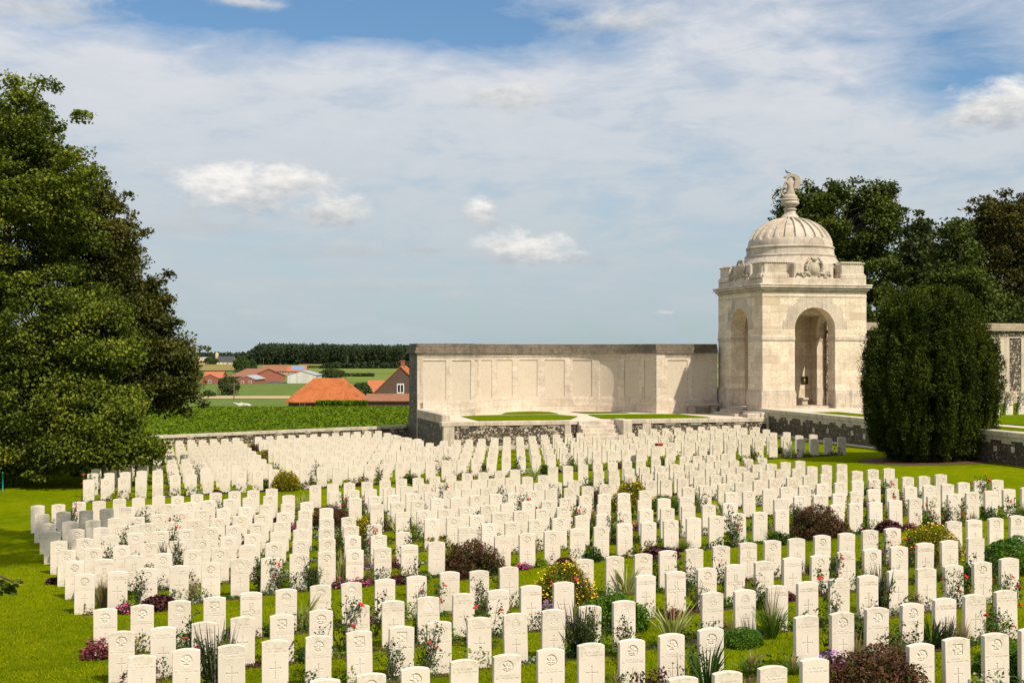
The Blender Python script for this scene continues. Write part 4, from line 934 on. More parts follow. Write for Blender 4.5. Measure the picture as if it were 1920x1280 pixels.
# front retaining wall
rw = thing('retaining_wall', 'low flint retaining wall with pale stone cap in front of the curved memorial', 'wall', (TO[0],TO[1],0), TH)
mb = MB(); mb.box(.55,6.4,0,.34,-.6,ZF-.16); mb.box(6.75,7.0,.02,.34,-.6,ZF-.16); mb.box(9.15,10.7,0.02,.34,-.6,ZF-.16); mb.box(11.2,18.0,0,.34,-.6,ZF-.16); mb.build('flint_face', M['flint'], rw)
mb = MB(); mb.bbox(-.12,7.1,-.06,.5,ZF-.157,ZF+.055); mb.bbox(9.1,18.0,-.06,.5,ZF-.157,ZF+.055); mb.bbox(-.03,.55,-.035,.30,-.6,ZF-.16); mb.bbox(6.4,6.75,-.05,.3,-.6,ZF-.16); mb.bbox(10.7,11.2,-.05,.3,-.6,ZF-.16)
r4 = random.Random(4); x = .9
while x < 17.6:
    if not (5.9 < x < 11.3): mb.box(x, x+.35+.3*r4.random(), -.012, .02, ZF-.26, ZF-.158)
    x += .9+.7*r4.random()
for i in range(46):
    x = r4.uniform(.8, 17.5)
    if 6.0 < x < 11.3: continue
    z = r4.uniform(.2, ZF-.3); q = r4.uniform(.05, .09); mb.add([(x+q*math.cos(a_)*r4.uniform(.8,1.1), -.006-.0002*i, z+q*math.sin(a_)) for a_ in [k*6.283/7 for k in range(7)]], [tuple(range(7))[::-1]])
mb.bbox(.5,6.4,-.05,.02,-.6,.20); mb.bbox(11.2,18.0,-.05,.02,-.6,.42)
mb.build('stone_cap', M['trim'], rw)
# left flank of the terrace, with parapet
lf = thing('terrace_flank_wall', 'shaded flint flank wall with pale stepped parapet at the left end of the terrace', 'wall', (TO[0],TO[1],0), TH)
MB().box(0,.34,.26,9.9,-.8,ZF-.05).build('flint_face', M['flint_shade'], lf)
mb = MB().bbox(-.05,.40,.30,6.95,ZF-.047,ZF+.42,.03); mb.build('parapet', M['trim'], lf)
mb = MB()
for i in range(26):
    t_ = r4.uniform(.5,9.6); z = r4.uniform(-.1,ZF-.2); mb.box(-.006-.0002*i, .0, t_, t_+.07, z, z+.16)
mb.build('flint_galleting', M['trim'], lf)
# steps
st = thing('terrace_steps', 'pale stone steps between low piers leading up to the terrace', 'steps', (TO[0],TO[1],0), TH)
mb = MB(); nst = 7; h0 = .10
for i in range(nst): z1 = h0+(ZF-h0)*(i+1)/nst; mb.bbox(7.12, 9.08, -2.1+.31*i, -2.1+.31*i+(.33 if i < nst-1 else 1.0), -.5, z1+.001*i, .012)
mb.build('treads', M['trim'], st)
MB().bbox(9.1,9.6,-1.5,-.061,-.5,ZF+.12,.03).build('pier', M['trim'], st); MB().box(6.75,7.1,-1.9,-.07,-.5,.55).build('pier', M['trim'], st)

# memorial wall following a path in terrace coordinates
WT = 7.0; ZW0 = ZF; TOP = EYE+.44
AC, AR = 8.73, 5.46
def path(q):
    """q metres along the front line -> (s, t, nx, ny)"""
    L1 = AC-AR
    if q <= L1: return (q, WT, 0, -1)
    q -= L1; arc = math.pi*AR*AQ
    if q <= arc:
        a = math.pi - q/arc*math.pi                # left to right over the back
        return (AC+AR*math.cos(a), WT+AD*math.sin(a), -math.cos(a)*AD/math.hypot(AD*math.cos(a), AR*math.sin(a)), -math.sin(a)*AR/math.hypot(AD*math.cos(a), AR*math.sin(a)))
    q -= arc; return (AC+AR+q, WT, 0, -1)
AD = 5.3; AQ = 1.0
L1 = AC-AR; LA = math.pi*AR; LT = L1+LA+3.9
mw = thing('memorial_wall', 'long pale stone memorial wall with curved recess and panels of names, left of the domed pavilion', 'memorial wall', (TO[0],TO[1],0), TH)
# panels: (q0, q1)
pans = [(.32,1.62),(1.95,3.05)]
npn = 10; pw = LA/npn
for i in range(npn): pans.append((L1+i*pw+.24, L1+(i+1)*pw-.24))
pans += [(L1+LA+.75, L1+LA+2.0),(L1+LA+2.30, L1+LA+3.45)]
ZP0, ZP1 = EYE-2.72, EYE-.47
qs = [0.0]
for a, b in pans: qs += [a, a+.004, b-.004, b]
k = 0.0
while k < LT: qs.append(k); k += .25
qs += [L1, L1+LA, LT]; qs = sorted(set(round(q,4) for q in qs if q <= LT))
zs = [-.3, ZW0+.42, ZW0+.43, ZP0-.12, ZP0-.118, ZP0, ZP0+.002, ZP1-.002, ZP1, ZP1+.20, ZP1+.202, TOP-.50]
def off(q, z):
    o = 0.0
    if z <= ZW0+.421: o = .10
    elif z <= ZP0-.119: o = .05
    if z >= ZP1+.201: o = .04
    for a, b in pans:
        if a+.002 < q < b-.002 and ZP0+.001 < z < ZP1-.001: o = -.045
    return o
V = []
for z in zs:
    for q in qs:
        s, t_, nx, ny = path(q); o_ = off(q, z); V.append((s+nx*o_, t_+ny*o_, z))
n = len(qs); Fs = []; Pf = {}
for j in range(len(zs)-1):
    for i in range(n-1):
        qm = (qs[i]+qs[i+1])/2; zm = (zs[j]+zs[j+1])/2
        f = (j*n+i, j*n+i+1, (j+1)*n+i+1, (j+1)*n+i); hit = None
        for pi_, (a, b) in enumerate(pans):
            if a+.003 < qm < b-.003 and ZP0+.001 < zm < ZP1-.001: hit = pi_
        if hit is None: Fs.append(f)
        else: Pf.setdefault(hit, []).append(f)
MB().add(V, Fs).build('stone_face', M['ashpanel'], mw)
for pi_, fs in Pf.items():
    used = sorted({k for f in fs for k in f}); mp = {k: i for i, k in enumerate(used)}
    MB().add([V[k] for k in used], [tuple(mp[k] for k in f) for f in fs]).build('name_panel', M['panel'], mw)
# back (flint) and left end
qb = [q for q in qs]; V = []
TK = 1.5
for z in (-.8, TOP-.50):
    for q in qb:
        s, t_, nx, ny = path(q); V.append((s-nx*TK, t_-ny*TK, z))
nb_ = len(qb); MB().add(V, [(i+1, i, nb_+i, nb_+i+1) for i in range(nb_-1)]).build('flint_back', M['flint_shade'], mw)
mb = MB().box(-.02,.3,WT+.12,WT+2.5,-.8,TOP-.51); mb.build('flint_end', M['flint_shade'], mw)
mb = MB().box(-.03,.31,WT-.05,WT+.117,-.2,TOP-.505); 
for i in range(9): mb.box(-.045-.0005*i,-.021,r4.uniform(WT+.3,WT+2.2),WT+2.3,ZF+.3+i*.38,ZF+.34+i*.38) if False else None
mb.build('corner_stones', M['trim'], mw)
# small lighter stones in the flint end
mb = MB()
for i in range(34):
    t_ = r4.uniform(WT+.2, WT+2.3); z = r4.uniform(ZF-.2, TOP-.5); mb.box(-.028-.0002*i, -.02, t_, t_+.05, z, z+.12)
mb.build('galleting', M['trim'], mw)
# coping: stepped courses
def course(z0, z1, pf, pb, name='coping'):
    V = []; Lq = [q for q in qs if abs(q % .25) < 1e-3 or q in (qs[0], qs[-1]) or min(abs(q-L1), abs(q-L1-LA)) < .01]
    ends = 0.0
    for z, e in ((z0, 0), (z1, -.05)):
        for q in Lq:
            s, t_, nx, ny = path(q)
            if q == Lq[0]: s -= pf
            V.append((s+nx*(pf+e), t_+ny*(pf+e), z))
        for q in Lq[::-1]:
            s, t_, nx, ny = path(q)
            if q == Lq[0]: s -= pf
            if q < L1+.01 : bx2 = (s, t_+2.5+pb+e, z)
            else: bx2 = (s-nx*(TK+pb+e), t_-ny*(TK+pb+e), z)
            V.append(bx2)
    m_ = len(Lq); N_ = 2*m_; Fs = [(k,(k+1)%N_,N_+(k+1)%N_,N_+k) for k in range(N_)]
    for k in range(m_-1): Fs.append((N_+k, N_+k+1, N_+N_-2-k, N_+N_-1-k)); Fs.append((k+1, k, N_-1-k, N_-2-k))
    return MB().add(V, Fs)
mb = course(TOP-.498, TOP-.33, .17, .15); b2 = course(TOP-.329, TOP-.15, .11, .09); b3 = course(TOP-.149, TOP+.04, .03, .02)
mb.add(b2.v, b2.f); mb.add(b3.v, b3.f); mb.build('coping', M['coping'], mw)
# pilasters at both ends of the recess
mb = MB()
for q in (L1+LA+.02,):
    s, t_, nx, ny = path(q); sg = -1 if q < L1+1 else 1
    mb.box(min(s, s+sg*.55), max(s, s+sg*.55), t_-.085, t_+.05, ZF+.0, TOP-.502)
mb.build('pilaster', M['ashpanel'], mw)
# stone bench by the pavilion
be = thing('stone_bench', 'dark weathered stone bench against the wall beside the pavilion', 'bench', (TO[0],TO[1],0), TH)
MB().bbox(15.9,17.9,6.15,6.72,ZF+.47,ZF+.57).build('seat', M['statue'], be)
for s in (16.1, 17.4): MB().box(s,s+.28,6.25,6.66,ZF,ZF+.468).build('leg', M['statue'], be)

# ---- pavilion (local frame: x 0..6 along the front, y 0..6 backwards)
PS, PT = 18.15, 1.04
pw_ = loc2w(PS, PT)
TP = R(13.4)
pav = thing('memorial_pavilion', 'square pale stone pavilion with tall arches and fluted dome', 'pavilion', (pw_[0],pw_[1],0), TP)
B = 6.3; ZB = ZR+.02
E = lambda h: EYE+h
A0, A1 = B/2-1.22, B/2+1.22; SPR = E(1.27); RAD = 1.22; WTOP = E(3.36); WTH = .85
def arch_face(flipaxis, y0, y1, x0, x1):
    """wall with an arched opening; flipaxis False: wall runs along x"""
    na = 20
    out = [(x0,ZB),(A0,ZB),(A0,SPR)]+[(B/2-RAD*math.cos(math.pi*k/na), SPR+RAD*math.sin(math.pi*k/na)) for k in range(1,na)]+[(A1,SPR),(A1,ZB),(x1,ZB),(x1,WTOP),(x0,WTOP)]
    n = len(out); P3 = lambda p, y: ((p[0], y, p[1]) if not flipaxis else (y, p[0], p[1]))
    vs = [P3(p, y0) for p in out]+[P3(p, y1) for p in out]
    # faces: split around the arch to keep them convex
    fr = []
    def face(ids, o, rev): fr.append(tuple((i+o) for i in (ids[::-1] if rev else ids)))
    top = n-1; topr = n-2
    for o, rev in ((0, flipaxis), (n, not flipaxis)):
        face([0,1,2,top], o, rev); face([2+na, 3+na, 4+na, topr], o, rev)
        mid = 2+na//2
        for k in range(2, mid): face([k, k+1, top], o, rev)
        face([mid, topr, top], o, rev)
        for k in range(mid, 2+na): face([k, k+1, topr], o, rev)
    for k in range(n):
        j = (k+1) % n; f = (j, k, n+k, n+j); fr.append(f if not flipaxis else f[::-1])
    return MB().add(vs, fr)
arch_face(False, 0, WTH, 0, B).build('arched_wall', M['ash'], pav)
arch_face(False, B-WTH, B, 0, B).build('arched_wall', M['ash'], pav)
arch_face(True, 0, WTH, WTH+.001, B-WTH-.001).build('arched_wall', M['ash'], pav)
arch_face(True, B-WTH, B, WTH+.001, B-WTH-.001).build('arched_wall', M['ash'], pav)
MB().box(.3,B-.3,.3,B-.3,E(3.37),E(3.6)).build('ceiling', M['ash'], pav)
# inner vault: shallow dome
mb = MB(); prof = [(2.45*math.cos(a), E(2.1)+1.2*math.sin(a)) for a in [k*math.pi/2/8 for k in range(8)]]+[(.02, E(3.3))]
mb.lathe(prof, 24, (B/2,B/2), cap=False); mb.build('vault', M['ash'], pav, True)
def ring_course(mb, z0, z1, p, b=.02, only=None):
    """projecting band on the piers, returned into the openings"""
    for cx in (0, 1):
        for cy in (0, 1):
            if only and only != (cx, cy): continue
            xa, xb = (-p, A0+ (p*.35)) if cx == 0 else (A1-(p*.35), B+p)
            ya, yb = (-p, A0+(p*.35)) if cy == 0 else (A1-(p*.35), B+p)
            # L-shaped piers: two boxes
            wx0, wx1 = (xa, WTH+p*.35) if cx == 0 else (B-WTH-p*.35, xb)
            wy0, wy1 = (ya, WTH+p*.35) if cy == 0 else (B-WTH-p*.35, yb)
            mb.bbox(xa, xb, wy0, wy1, z0, z1, b)
            yy0, yy1 = (wy1+.001, yb) if cy == 0 else (ya, wy0-.001)
            mb.bbox(wx0, wx1, yy0, yy1, z0, z1, b)
    return mb
for cc_ in ((0,0),(0,1),(1,0),(1,1)):
    ring_course(MB(), E(.66), E(.86), .045, only=cc_).build('string_course', M['trim'], pav)
    ring_course(MB(), E(.862), E(1.22), .02, only=cc_).build('impost_band', M['ash'], pav)
    ring_course(ring_course(MB(), ZB-.3, E(-2.22), .12, .03, only=cc_), E(-2.218), E(-2.08), .07, .05, only=cc_).build('plinth', M['trim'], pav)
mb = MB().bbox(-.02,B+.02,-.02,B+.02,E(3.0),E(3.06),.01) if False else MB()
def frame(mb, p, z0, z1, b=.02, inn=.6):
    mb.bbox(-p,B+p,-p,inn,z0,z1,b); mb.bbox(-p,B+p,B-inn,B+p,z0,z1,b); mb.bbox(-p,inn-.001,inn+.001,B-inn-.001,z0,z1,b); mb.bbox(B-inn+.001,B+p,inn+.001,B-inn-.001,z0,z1,b); return mb
frame(MB(), .025, E(3.08), E(3.12), .008, .3).build('fillet', M['trim'], pav)
mb = frame(MB(), .06, E(3.362), E(3.46), .03); frame(mb, .16, E(3.461), E(3.58), .05); frame(mb, .24, E(3.581), E(3.70), .04); mb.bbox(-.27,B+.27,-.27,B+.27,E(3.701),E(3.78),.03); mb.build('cornice', M['trim'], pav)
mb = MB().bbox(.0,B,.0,B,E(3.781),E(4.12),.03); mb.build('attic_base', M['trim'], pav)
# attic blocks at the corners (two per side) with rounded garland caps
blocks = []
for (x0, x1, y0, y1) in ((.14,1.50,.04,.92),(B-1.50,B-.14,.04,.92),(.14,1.50,B-.92,B-.04),(B-1.50,B-.14,B-.92,B-.04)):
    blocks.append((x0,x1,y0,y1)); blocks.append((y0,y1,x0,x1))
for (x0,x1,y0,y1) in blocks:
    mb = MB().bbox(x0-.10,x1+.10,y0-.04+(.0),y1+.02,E(4.121),E(4.33),.03); mb.bbox(x0-.04,x1+.04,y0,y1,E(4.331),E(4.45),.06); mb.bbox(x0,x1,y0+.04,y1-.04,E(4.451),E(4.98),.05)
    o = mb.build('attic_block', M['trim'], pav)
    cb = MB(); long_x = (x1-x0) > (y1-y0)
    for k in range(11):
        f = k/10
        c_ = (x0+(x1-x0)*f, (y0+.04 if y0 < B/2 else y1-.04), E(4.97)) if long_x else ((x0+.04 if x0 < B/2 else x1-.04), y0+(y1-y0)*f, E(4.97))
        cb.ell(c_, (.085,.07,.06), 6)
    cb.box(x0+.06,x1-.06,y0+.10,y1-.10,E(4.981),E(5.07),0,.05,.05)
    cb.build('garland', M['statue'], o, True)
# octagonal drum, rings and dome
C0 = (B/2, B/2)
mb = MB().lathe([(2.96,E(4.122)),(2.96,E(4.95)),(2.82,E(5.0))], 8, C0, ph=.5); mb.build('octagon', M['dome'], pav)
pr = [(2.78,E(5.001)),(2.70,E(5.10)),(2.52,E(5.40)),(2.50,E(5.42)),(2.53,E(5.45)),(2.53,E(5.52)),(2.44,E(5.56)),(2.40,E(5.90)),(2.44,E(5.93)),(2.46,E(5.99)),(2.42,E(6.04)),(2.36,E(6.06))]
pr = [(a_*1.03, b_) for a_, b_ in pr]
MB().lathe(pr, 72, C0).build('drum', M['dome'], pav, False)
# fluted shell
nA = 24*20; nE = 34; DR, DH = 2.42, 1.76; vs = []
for j in range(nE+1):
    el_ = j/nE*R(78)
    for i in range(nA):
        a = 2*math.pi*i/nA; w = (i % 20)/20.0; r_ = DR*math.cos(el_)
        tv = j/nE; ins = 0.0
        if .16 < tv < .985 and .16 < w < .84:
            # rounded lower end of each flute
            e_ = (w-.5)/.32; lim = .16+.05*(1-math.sqrt(max(0,1-e_*e_))) if abs(e_) < 1 else 1
            if tv > lim+.01: ins = .12
        vs.append((C0[0]+(r_-ins*math.cos(el_))*math.cos(a), C0[1]+(r_-ins*math.cos(el_))*math.sin(a), E(6.061)+DH*math.sin(el_)-ins*math.sin(el_)))
fs = [(j*nA+i, j*nA+(i+1)%nA, (j+1)*nA+(i+1)%nA, (j+1)*nA+i) for j in range(nE) for i in range(nA)]
MB().add(vs, fs).build('dome', M['dome'], pav)
zt = E(6.061)+DH*math.sin(R(78))
pr = [(.56,zt-.02),(.47,zt+.04),(.45,zt+.10),(.34,zt+.25),(.29,zt+.42),(.30,zt+.50),(.35,zt+.53),(.35,zt+.60),(.28,zt+.64),(.26,zt+.72),(.32,zt+.78),(.44,zt+.86),(.50,zt+.97),(.50,zt+1.0),(.47,zt+1.02),(.47,zt+1.16),(.50,zt+1.18),(.50,zt+1.22),(.42,zt+1.27),(.36,zt+1.30)]
pr = [(a_*1.08, zt+(b_-zt)*.86) for a_, b_ in pr]
fin = MB().lathe(pr, 32, C0).build('finial', M['dome'], pav, True)
# winged carved figure on the finial
def skinned(name, pts, edges, mat, parent, sub=2, loc=None):
    me = bpy.data.meshes.new(name); me.from_pydata([p[:3] for p in pts], edges, []); o = link(name, me, parent, loc)
    sk = o.modifiers.new('skin', 'SKIN'); 
    if not me.skin_vertices: bpy.context.view_layer.objects.active = o
    for i, p in enumerate(pts): me.skin_vertices[0].data[i].radius = (p[3], p[4] if len(p) > 4 else p[3])
    me.skin_vertices[0].data[0].use_root = True
    ss = o.modifiers.new('sub', 'SUBSURF'); ss.levels = sub; ss.render_levels = sub
    me.materials.append(mat)
    dg = bpy.context.evaluated_depsgraph_get(); m2 = bpy.data.meshes.new_from_object(o.evaluated_get(dg)); o.modifiers.clear(); o.data = m2
    if not m2.materials: m2.materials.append(mat)
    m2.polygons.foreach_set('use_smooth', [True]*len(m2.polygons)); return o
zf = zt+1.10; cx, cy = C0
FS = 1.02
U3 = lambda u_, z: (cx+u_*math.cos(-TP)*1.32, cy+u_*math.sin(-TP)*1.32, zf+z*FS)       # u along the picture
mb = MB().lathe([(.42,zf-.01),(.44,zf+.08),(.38,zf+.2),(.30,zf+.26)], 14, C0); mb.build('rock_base', M['statue'], fin, True)
S_ = lambda u_, z, r_, r2=None: (*U3(u_, z), r_*1.25, (r2 or r_)*1.15)
fig = skinned('winged_figure', [S_(.02,.15,.24),S_(.03,.45,.19),S_(.02,.75,.15),S_(.0,.98,.17,.13),S_(-.04,1.12,.07),S_(-.08,1.22,.095),
      S_(-.18,.95,.07),S_(-.26,.72,.055),S_(-.30,.60,.045), S_(.17,.98,.075),S_(.20,.76,.055),S_(.08,.66,.045), S_(.20,.1,.14),S_(-.18,.1,.13)],
     [(0,1),(1,2),(2,3),(3,4),(4,5),(3,6),(6,7),(7,8),(3,9),(9,10),(10,11),(0,12),(0,13)], M['statue'], fin)
wg = MB(); ang = [k/14 for k in range(15)]
for dy in (-.12, .0, .12):
    vs = []
    for k in ang:
        a = R(150)-k*R(185); ro = .37; wu, wz = .06+ro*math.cos(a)*1.0, 1.04+ro*1.0*math.sin(a) if a > 0 else 1.04+1.35*ro*math.sin(a)*1.6
        th_ = .09+.17*k
        p = U3(wu, wz); q = U3(wu-th_*math.cos(a)*1.1, wz-th_*max(math.sin(a),.0))
        for dd in (-.03, .03): vs += [(p[0], p[1]+dy+dd, p[2]), (q[0], q[1]+dy+dd, q[2])]
    fs = []
    for k in range(14):
        a = 4*k; b = a+4; fs += [(a,b,b+1,a+1),(a+2,a+3,b+3,b+2),(a,a+2,b+2,b),(a+1,b+1,b+3,a+3)]
    wg.add(vs, fs+[(0,1,3,2),(56,58,59,57)])
wg.build('wing', M['statue'], fig)
mb = MB(); mb.tube([U3(-.24+.17*math.cos(a)*.8, .42+.24*math.sin(a)) for a in [k*math.pi/10 for k in range(21)]], .06, 6); mb.build('wreath', M['statue'], fig, True)
# cartouche on the front and on the left side
def cartouche(side):
    mb = MB(); T = (lambda x, z, d: (x, .09-d, z)) if side == 0 else (lambda x, z, d: (.09-d, B-x, z))
    cxx = B/2; cz = E(4.62)
    def el2(x, z, rx, rz, dep, m=0): 
        n = 14; vs = [T(x+rx*math.cos(2*math.pi*k/n), z+rz*math.sin(2*math.pi*k/n), 0) for k in range(n)]+[T(x+rx*.8*math.cos(2*math.pi*k/n), z+rz*.8*math.sin(2*math.pi*k/n), dep) for k in range(n)]
        mb.add(vs, [tuple(range(n,2*n))]+[(k,(k+1)%n,n+(k+1)%n,n+k) for k in range(n)])
    el2(cxx, cz, .36, .44, .07); el2(cxx, cz, .27, .35, .11)
    rr5 = random.Random(5)
    for i in range(17):
        f = i/16; 
        for sg in (-1, 1):
            a = f*1.0; x = cxx+sg*(.34+.62*f); z = cz-.30+.10*math.sin(f*9)+rr5.uniform(-.05,.05)
            el2(x, z, .09, .08, .06+rr5.random()*.04)
            x = cxx+sg*(.28+.22*math.sin(f*3.1)); z = cz-.35+.95*f; el2(x, z, .075, .07, .05+rr5.random()*.04)
    el2(cxx, cz+.56, .20, .13, .10); el2(cxx-.15, cz+.62, .07,.07,.09); el2(cxx+.15, cz+.62, .07,.07,.09)
    mb.build('cartouche', M['statue'], pav, True)
    b2 = MB(); a = (B/2-1.2, B/2+1.2)
    if side == 0: b2.bbox(a[0], a[1], .13, .9, E(4.121), E(4.98), .03); b2.box(a[0]+.1,a[1]-.1,.05,.129,E(4.121),E(4.24))
    else: b2.bbox(.13, .9, a[0], a[1], E(4.121), E(4.98), .03); b2.box(.05,.129,a[0]+.1,a[1]-.1,E(4.121),E(4.24))
    b2.build('cartouche_block', M['trim'], pav)
cartouche(0); cartouche(1)
# little bronze register door inside (seen through the front arch) and inner bench
# inner back wall closing the far arch, as the photograph shows stone behind
mb = MB().box(WTH+.01, B-WTH-.01, B-WTH-.30, B-WTH-.002, ZB, E(3.36)); mb.build('inner_back_wall', M['ash'], pav)
mb = MB().bbox(4.80, 5.24, B-WTH-.335, B-WTH-.301, ZB+1.22, ZB+1.68, .01); d_ = mb.build('register_door', M['bronze'], pav)
MB().box(5.008,5.033,B-WTH-.342,B-WTH-.336,ZB+1.33,ZB+1.57).box(4.95,5.09,B-WTH-.343,B-WTH-.336,ZB+1.46,ZB+1.485).build('cross_emblem', M['yellow'], d_)
MB().bbox(WTH+.2, B-WTH-.3, B-WTH-.62, B-WTH-.301, ZB+.30, ZB+.42, .01).box(WTH+.3, B-WTH-.34, B-WTH-.55, B-WTH-.302, ZB, ZB+.299).build('inner_bench', M['ash'], pav)
MB().bbox(-.02, B+.02, -.5, B+.02, ZB-.32, ZB+.0, .02).build('floor', M['pave'], pav)
for side in (0, 1):                                     # wedge stones round the two visible arches
    mb = MB(); nw = 13; vs = []; fs = []
    for i in range(nw):
        a0, a1 = math.pi*i/nw, math.pi*(i+1)/nw; dp = (.005, .009)[i % 2]; ro = 1.98 if i % 2 == 0 else 1.86
        if i == nw//2: ro = 1.78
        for (r_, a, d) in ((1.225,a0,0),(ro,a0,0),(ro,a1,0),(1.225,a1,0)):
            x = B/2+r_*math.cos(a); z = SPR+r_*math.sin(a)
            vs.append((x, -dp, z) if side == 0 else (-dp, x, z))
        f = (4*i,4*i+1,4*i+2,4*i+3); fs.append(f[::-1] if side == 0 else f)
    mb.add(vs, fs); mb.build('voussoirs', M['trim'], pav)
MB().bbox(A0-.15, A1+.15, .3, 1.3, ZB+.001, ZB+.13, .015).build('threshold', M['trim'], pav)
mb = MB()
for i in range(3): mb.bbox(-1.0+.33*i, -.13, 1.9-.2*(2-i), 4.3+.2*(2-i), ZF-.02, ZF+.15*(i+1), .015)
mb.build('side_steps', M['trim'], pav)
MB().bbox(-1.3,-.55,-.95,-.2,ZF-.5,ZF+.27,.03).bbox(-.5,-.14,-.95,1.6,ZF-.5,ZF+.32,.03).build('pedestal', M['trim'], pav)
# pigeon
pg = U3(-.12, 1.44)
m_ = Matrix.Rotation(TP, 4, 'Z'); wp = m_ @ Vector(pg) + Vector((pw_[0], pw_[1], 0))
pig = skinned('pigeon', [(0,0,.085,.052),(.07,0,.065,.045),(.15,0,.03,.028),(.24,0,.0,.018),(-.06,0,.12,.045),(-.085,0,.17,.028),(-.10,0,.205,.030),(-.14,0,.20,.008),(.0,.025,.01,.008),(.0,-.025,.01,.008)],
              [(0,1),(1,2),(2,3),(0,4),(4,5),(5,6),(6,7),(0,8),(0,9)], M['feather'], None, 2, tuple(wp))
tag(pig, 'grey pigeon perched on top of the winged statue', 'pigeon')

# right retaining wall, running towards the viewer
rr_ = thing('retaining_wall', 'shaded flint retaining wall with pale cap passing behind the big yew', 'wall', (TO[0],TO[1],0), TH)
MB().box(17.98,18.35,-32,.9,-.6,ZR-.30).build('flint_face', M['flint_shade'], rr_)
mb = MB(); mb.bbox(17.90,18.5,-32,.93,ZR-.14,ZR+.06,.02); mb.box(17.955,18.34,-32,.92,ZR-.299,ZR-.141); mb.bbox(17.90,18.34,-32,.9,-.6,.62,.02); mb.bbox(17.88,18.4,-.1,.5,-.6,ZR-.142,.02)
t_ = -30
while t_ < -.5: mb.box(17.966,17.98,t_,t_+.5+.3*r4.random(),ZR-.42,ZR-.3); t_ += 1.0+.5*r4.random()
for i in range(22):
    t_ = -1-i*1.35+r4.uniform(-.3,.3); z = r4.uniform(.85,ZR-.5); mb.bbox(17.962-.0003*i,18.0,t_,t_+.22,z,z+.22,.01)
mb.build('stone_cap', M['trim'], rr_)
# rear wall right of the pavilion
bw = thing('rear_memorial_wall', 'tall stone and flint memorial wall with brick shaped coping behind the yew', 'wall', (TO[0],TO[1],0), TH)
mb = MB().box(24.2,48,5.0,5.6,ZR,E(1.3)); mb.build('flint_face', M['flint'], bw)
mb = MB().box(24.2,48,4.93,4.999,ZR,ZR+.75)
x = 24.5
while x < 47:
    mb.bbox(x,x+.32,4.95,4.999,ZR+.751,E(.86),.01); mb.bbox(x+1.45,x+1.77,4.95,4.999,ZR+.751,E(.86),.01); x += 2.6
mb.box(24.2,48,4.94,4.999,E(.861),E(.93)); mb.build('stone_bands', M['trim'], bw)
x = 24.5
while x < 47: MB().box(x+.325,x+1.445,4.965,4.998,ZR+.751,E(.859)).build('name_panel', M['panel'], bw); x += 2.6
mb = MB().box(24.15,48,4.85,5.75,E(1.301),E(1.45)).box(24.15,48,4.9,5.7,E(1.452),E(1.62)).box(24.15,48,4.95,5.65,E(1.622),E(1.78)); mb.build('coping', M['copetan'], bw)
# headstones on the upper terrace
for i, (px, py) in enumerate(((1868,780),(1892.5,778.5),(1916,777.5))):
    Z = (EYE-ZR)*F/(py-HZ); X = (px-960)/F*Z
    o = link('headstone', FARM['R'][0]['slab'], None, (X, Z, ZR+.03), TH*.6)
    tag(o, f"{('partly hidden','middle','rightmost')[i]} white headstone on the upper lawn behind the yew", 'headstone', 'headstones on the upper terrace')
    if i < 2:
        q = copy_tree(PR[('rose_bush',0)], PR[('rose_bush',0,'k')]); q.location = (X+.35, Z+.25, ZR+.03); q.scale = (1.9,1.4,1.55)
        tag(q, f"red rose bush beside the {('partly hidden','middle')[i]} headstone on the upper lawn", 'rose bush', 'red rose bushes')
# low boundary wall on the left
lw = thing('boundary_wall', 'long low flint boundary wall with pale cap between the graves and the beet field', 'wall')
def wl(px): 
    t_ = (px-755)/(280-755); py = 797+(817-797)*t_; Hc = 4.25+.42*t_; Z = Hc*F/(py-HZ); return ((px-960)/F*Z, Z, EYE-Hc)
A = wl(762); Bp = wl(-260)
def along(f, dy=0, dz=0): return (A[0]+(Bp[0]-A[0])*f, A[1]+(Bp[1]-A[1])*f+dy, A[2]+(Bp[2]-A[2])*f+dz)
def slab(name, y0, y1, z0, z1, m, f0=0, f1=1, parent=lw, ng=8):
    rings = []
    for k in range(ng+1):
        f = f0+(f1-f0)*k/ng; a = along(f)
        zb = (a[2]+z0) if z0 is not None else -.9
        rings.append([(a[0],a[1]+y0,zb),(a[0],a[1]+y1,zb),(a[0],a[1]+y1,a[2]+z1),(a[0],a[1]+y0,a[2]+z1)])
    return loft(name, m, rings, parent)
slab('flint_face', 0, .4, None, -.16, M['flint']); slab('stone_cap', -.06, .5, -.158, .0, M['trim'])
for k in range(18):
    f = k/18+.02; slab('cap_block', -.03, .02, -.24, -.159, M['trim'], f, f+.012, lw, 1)
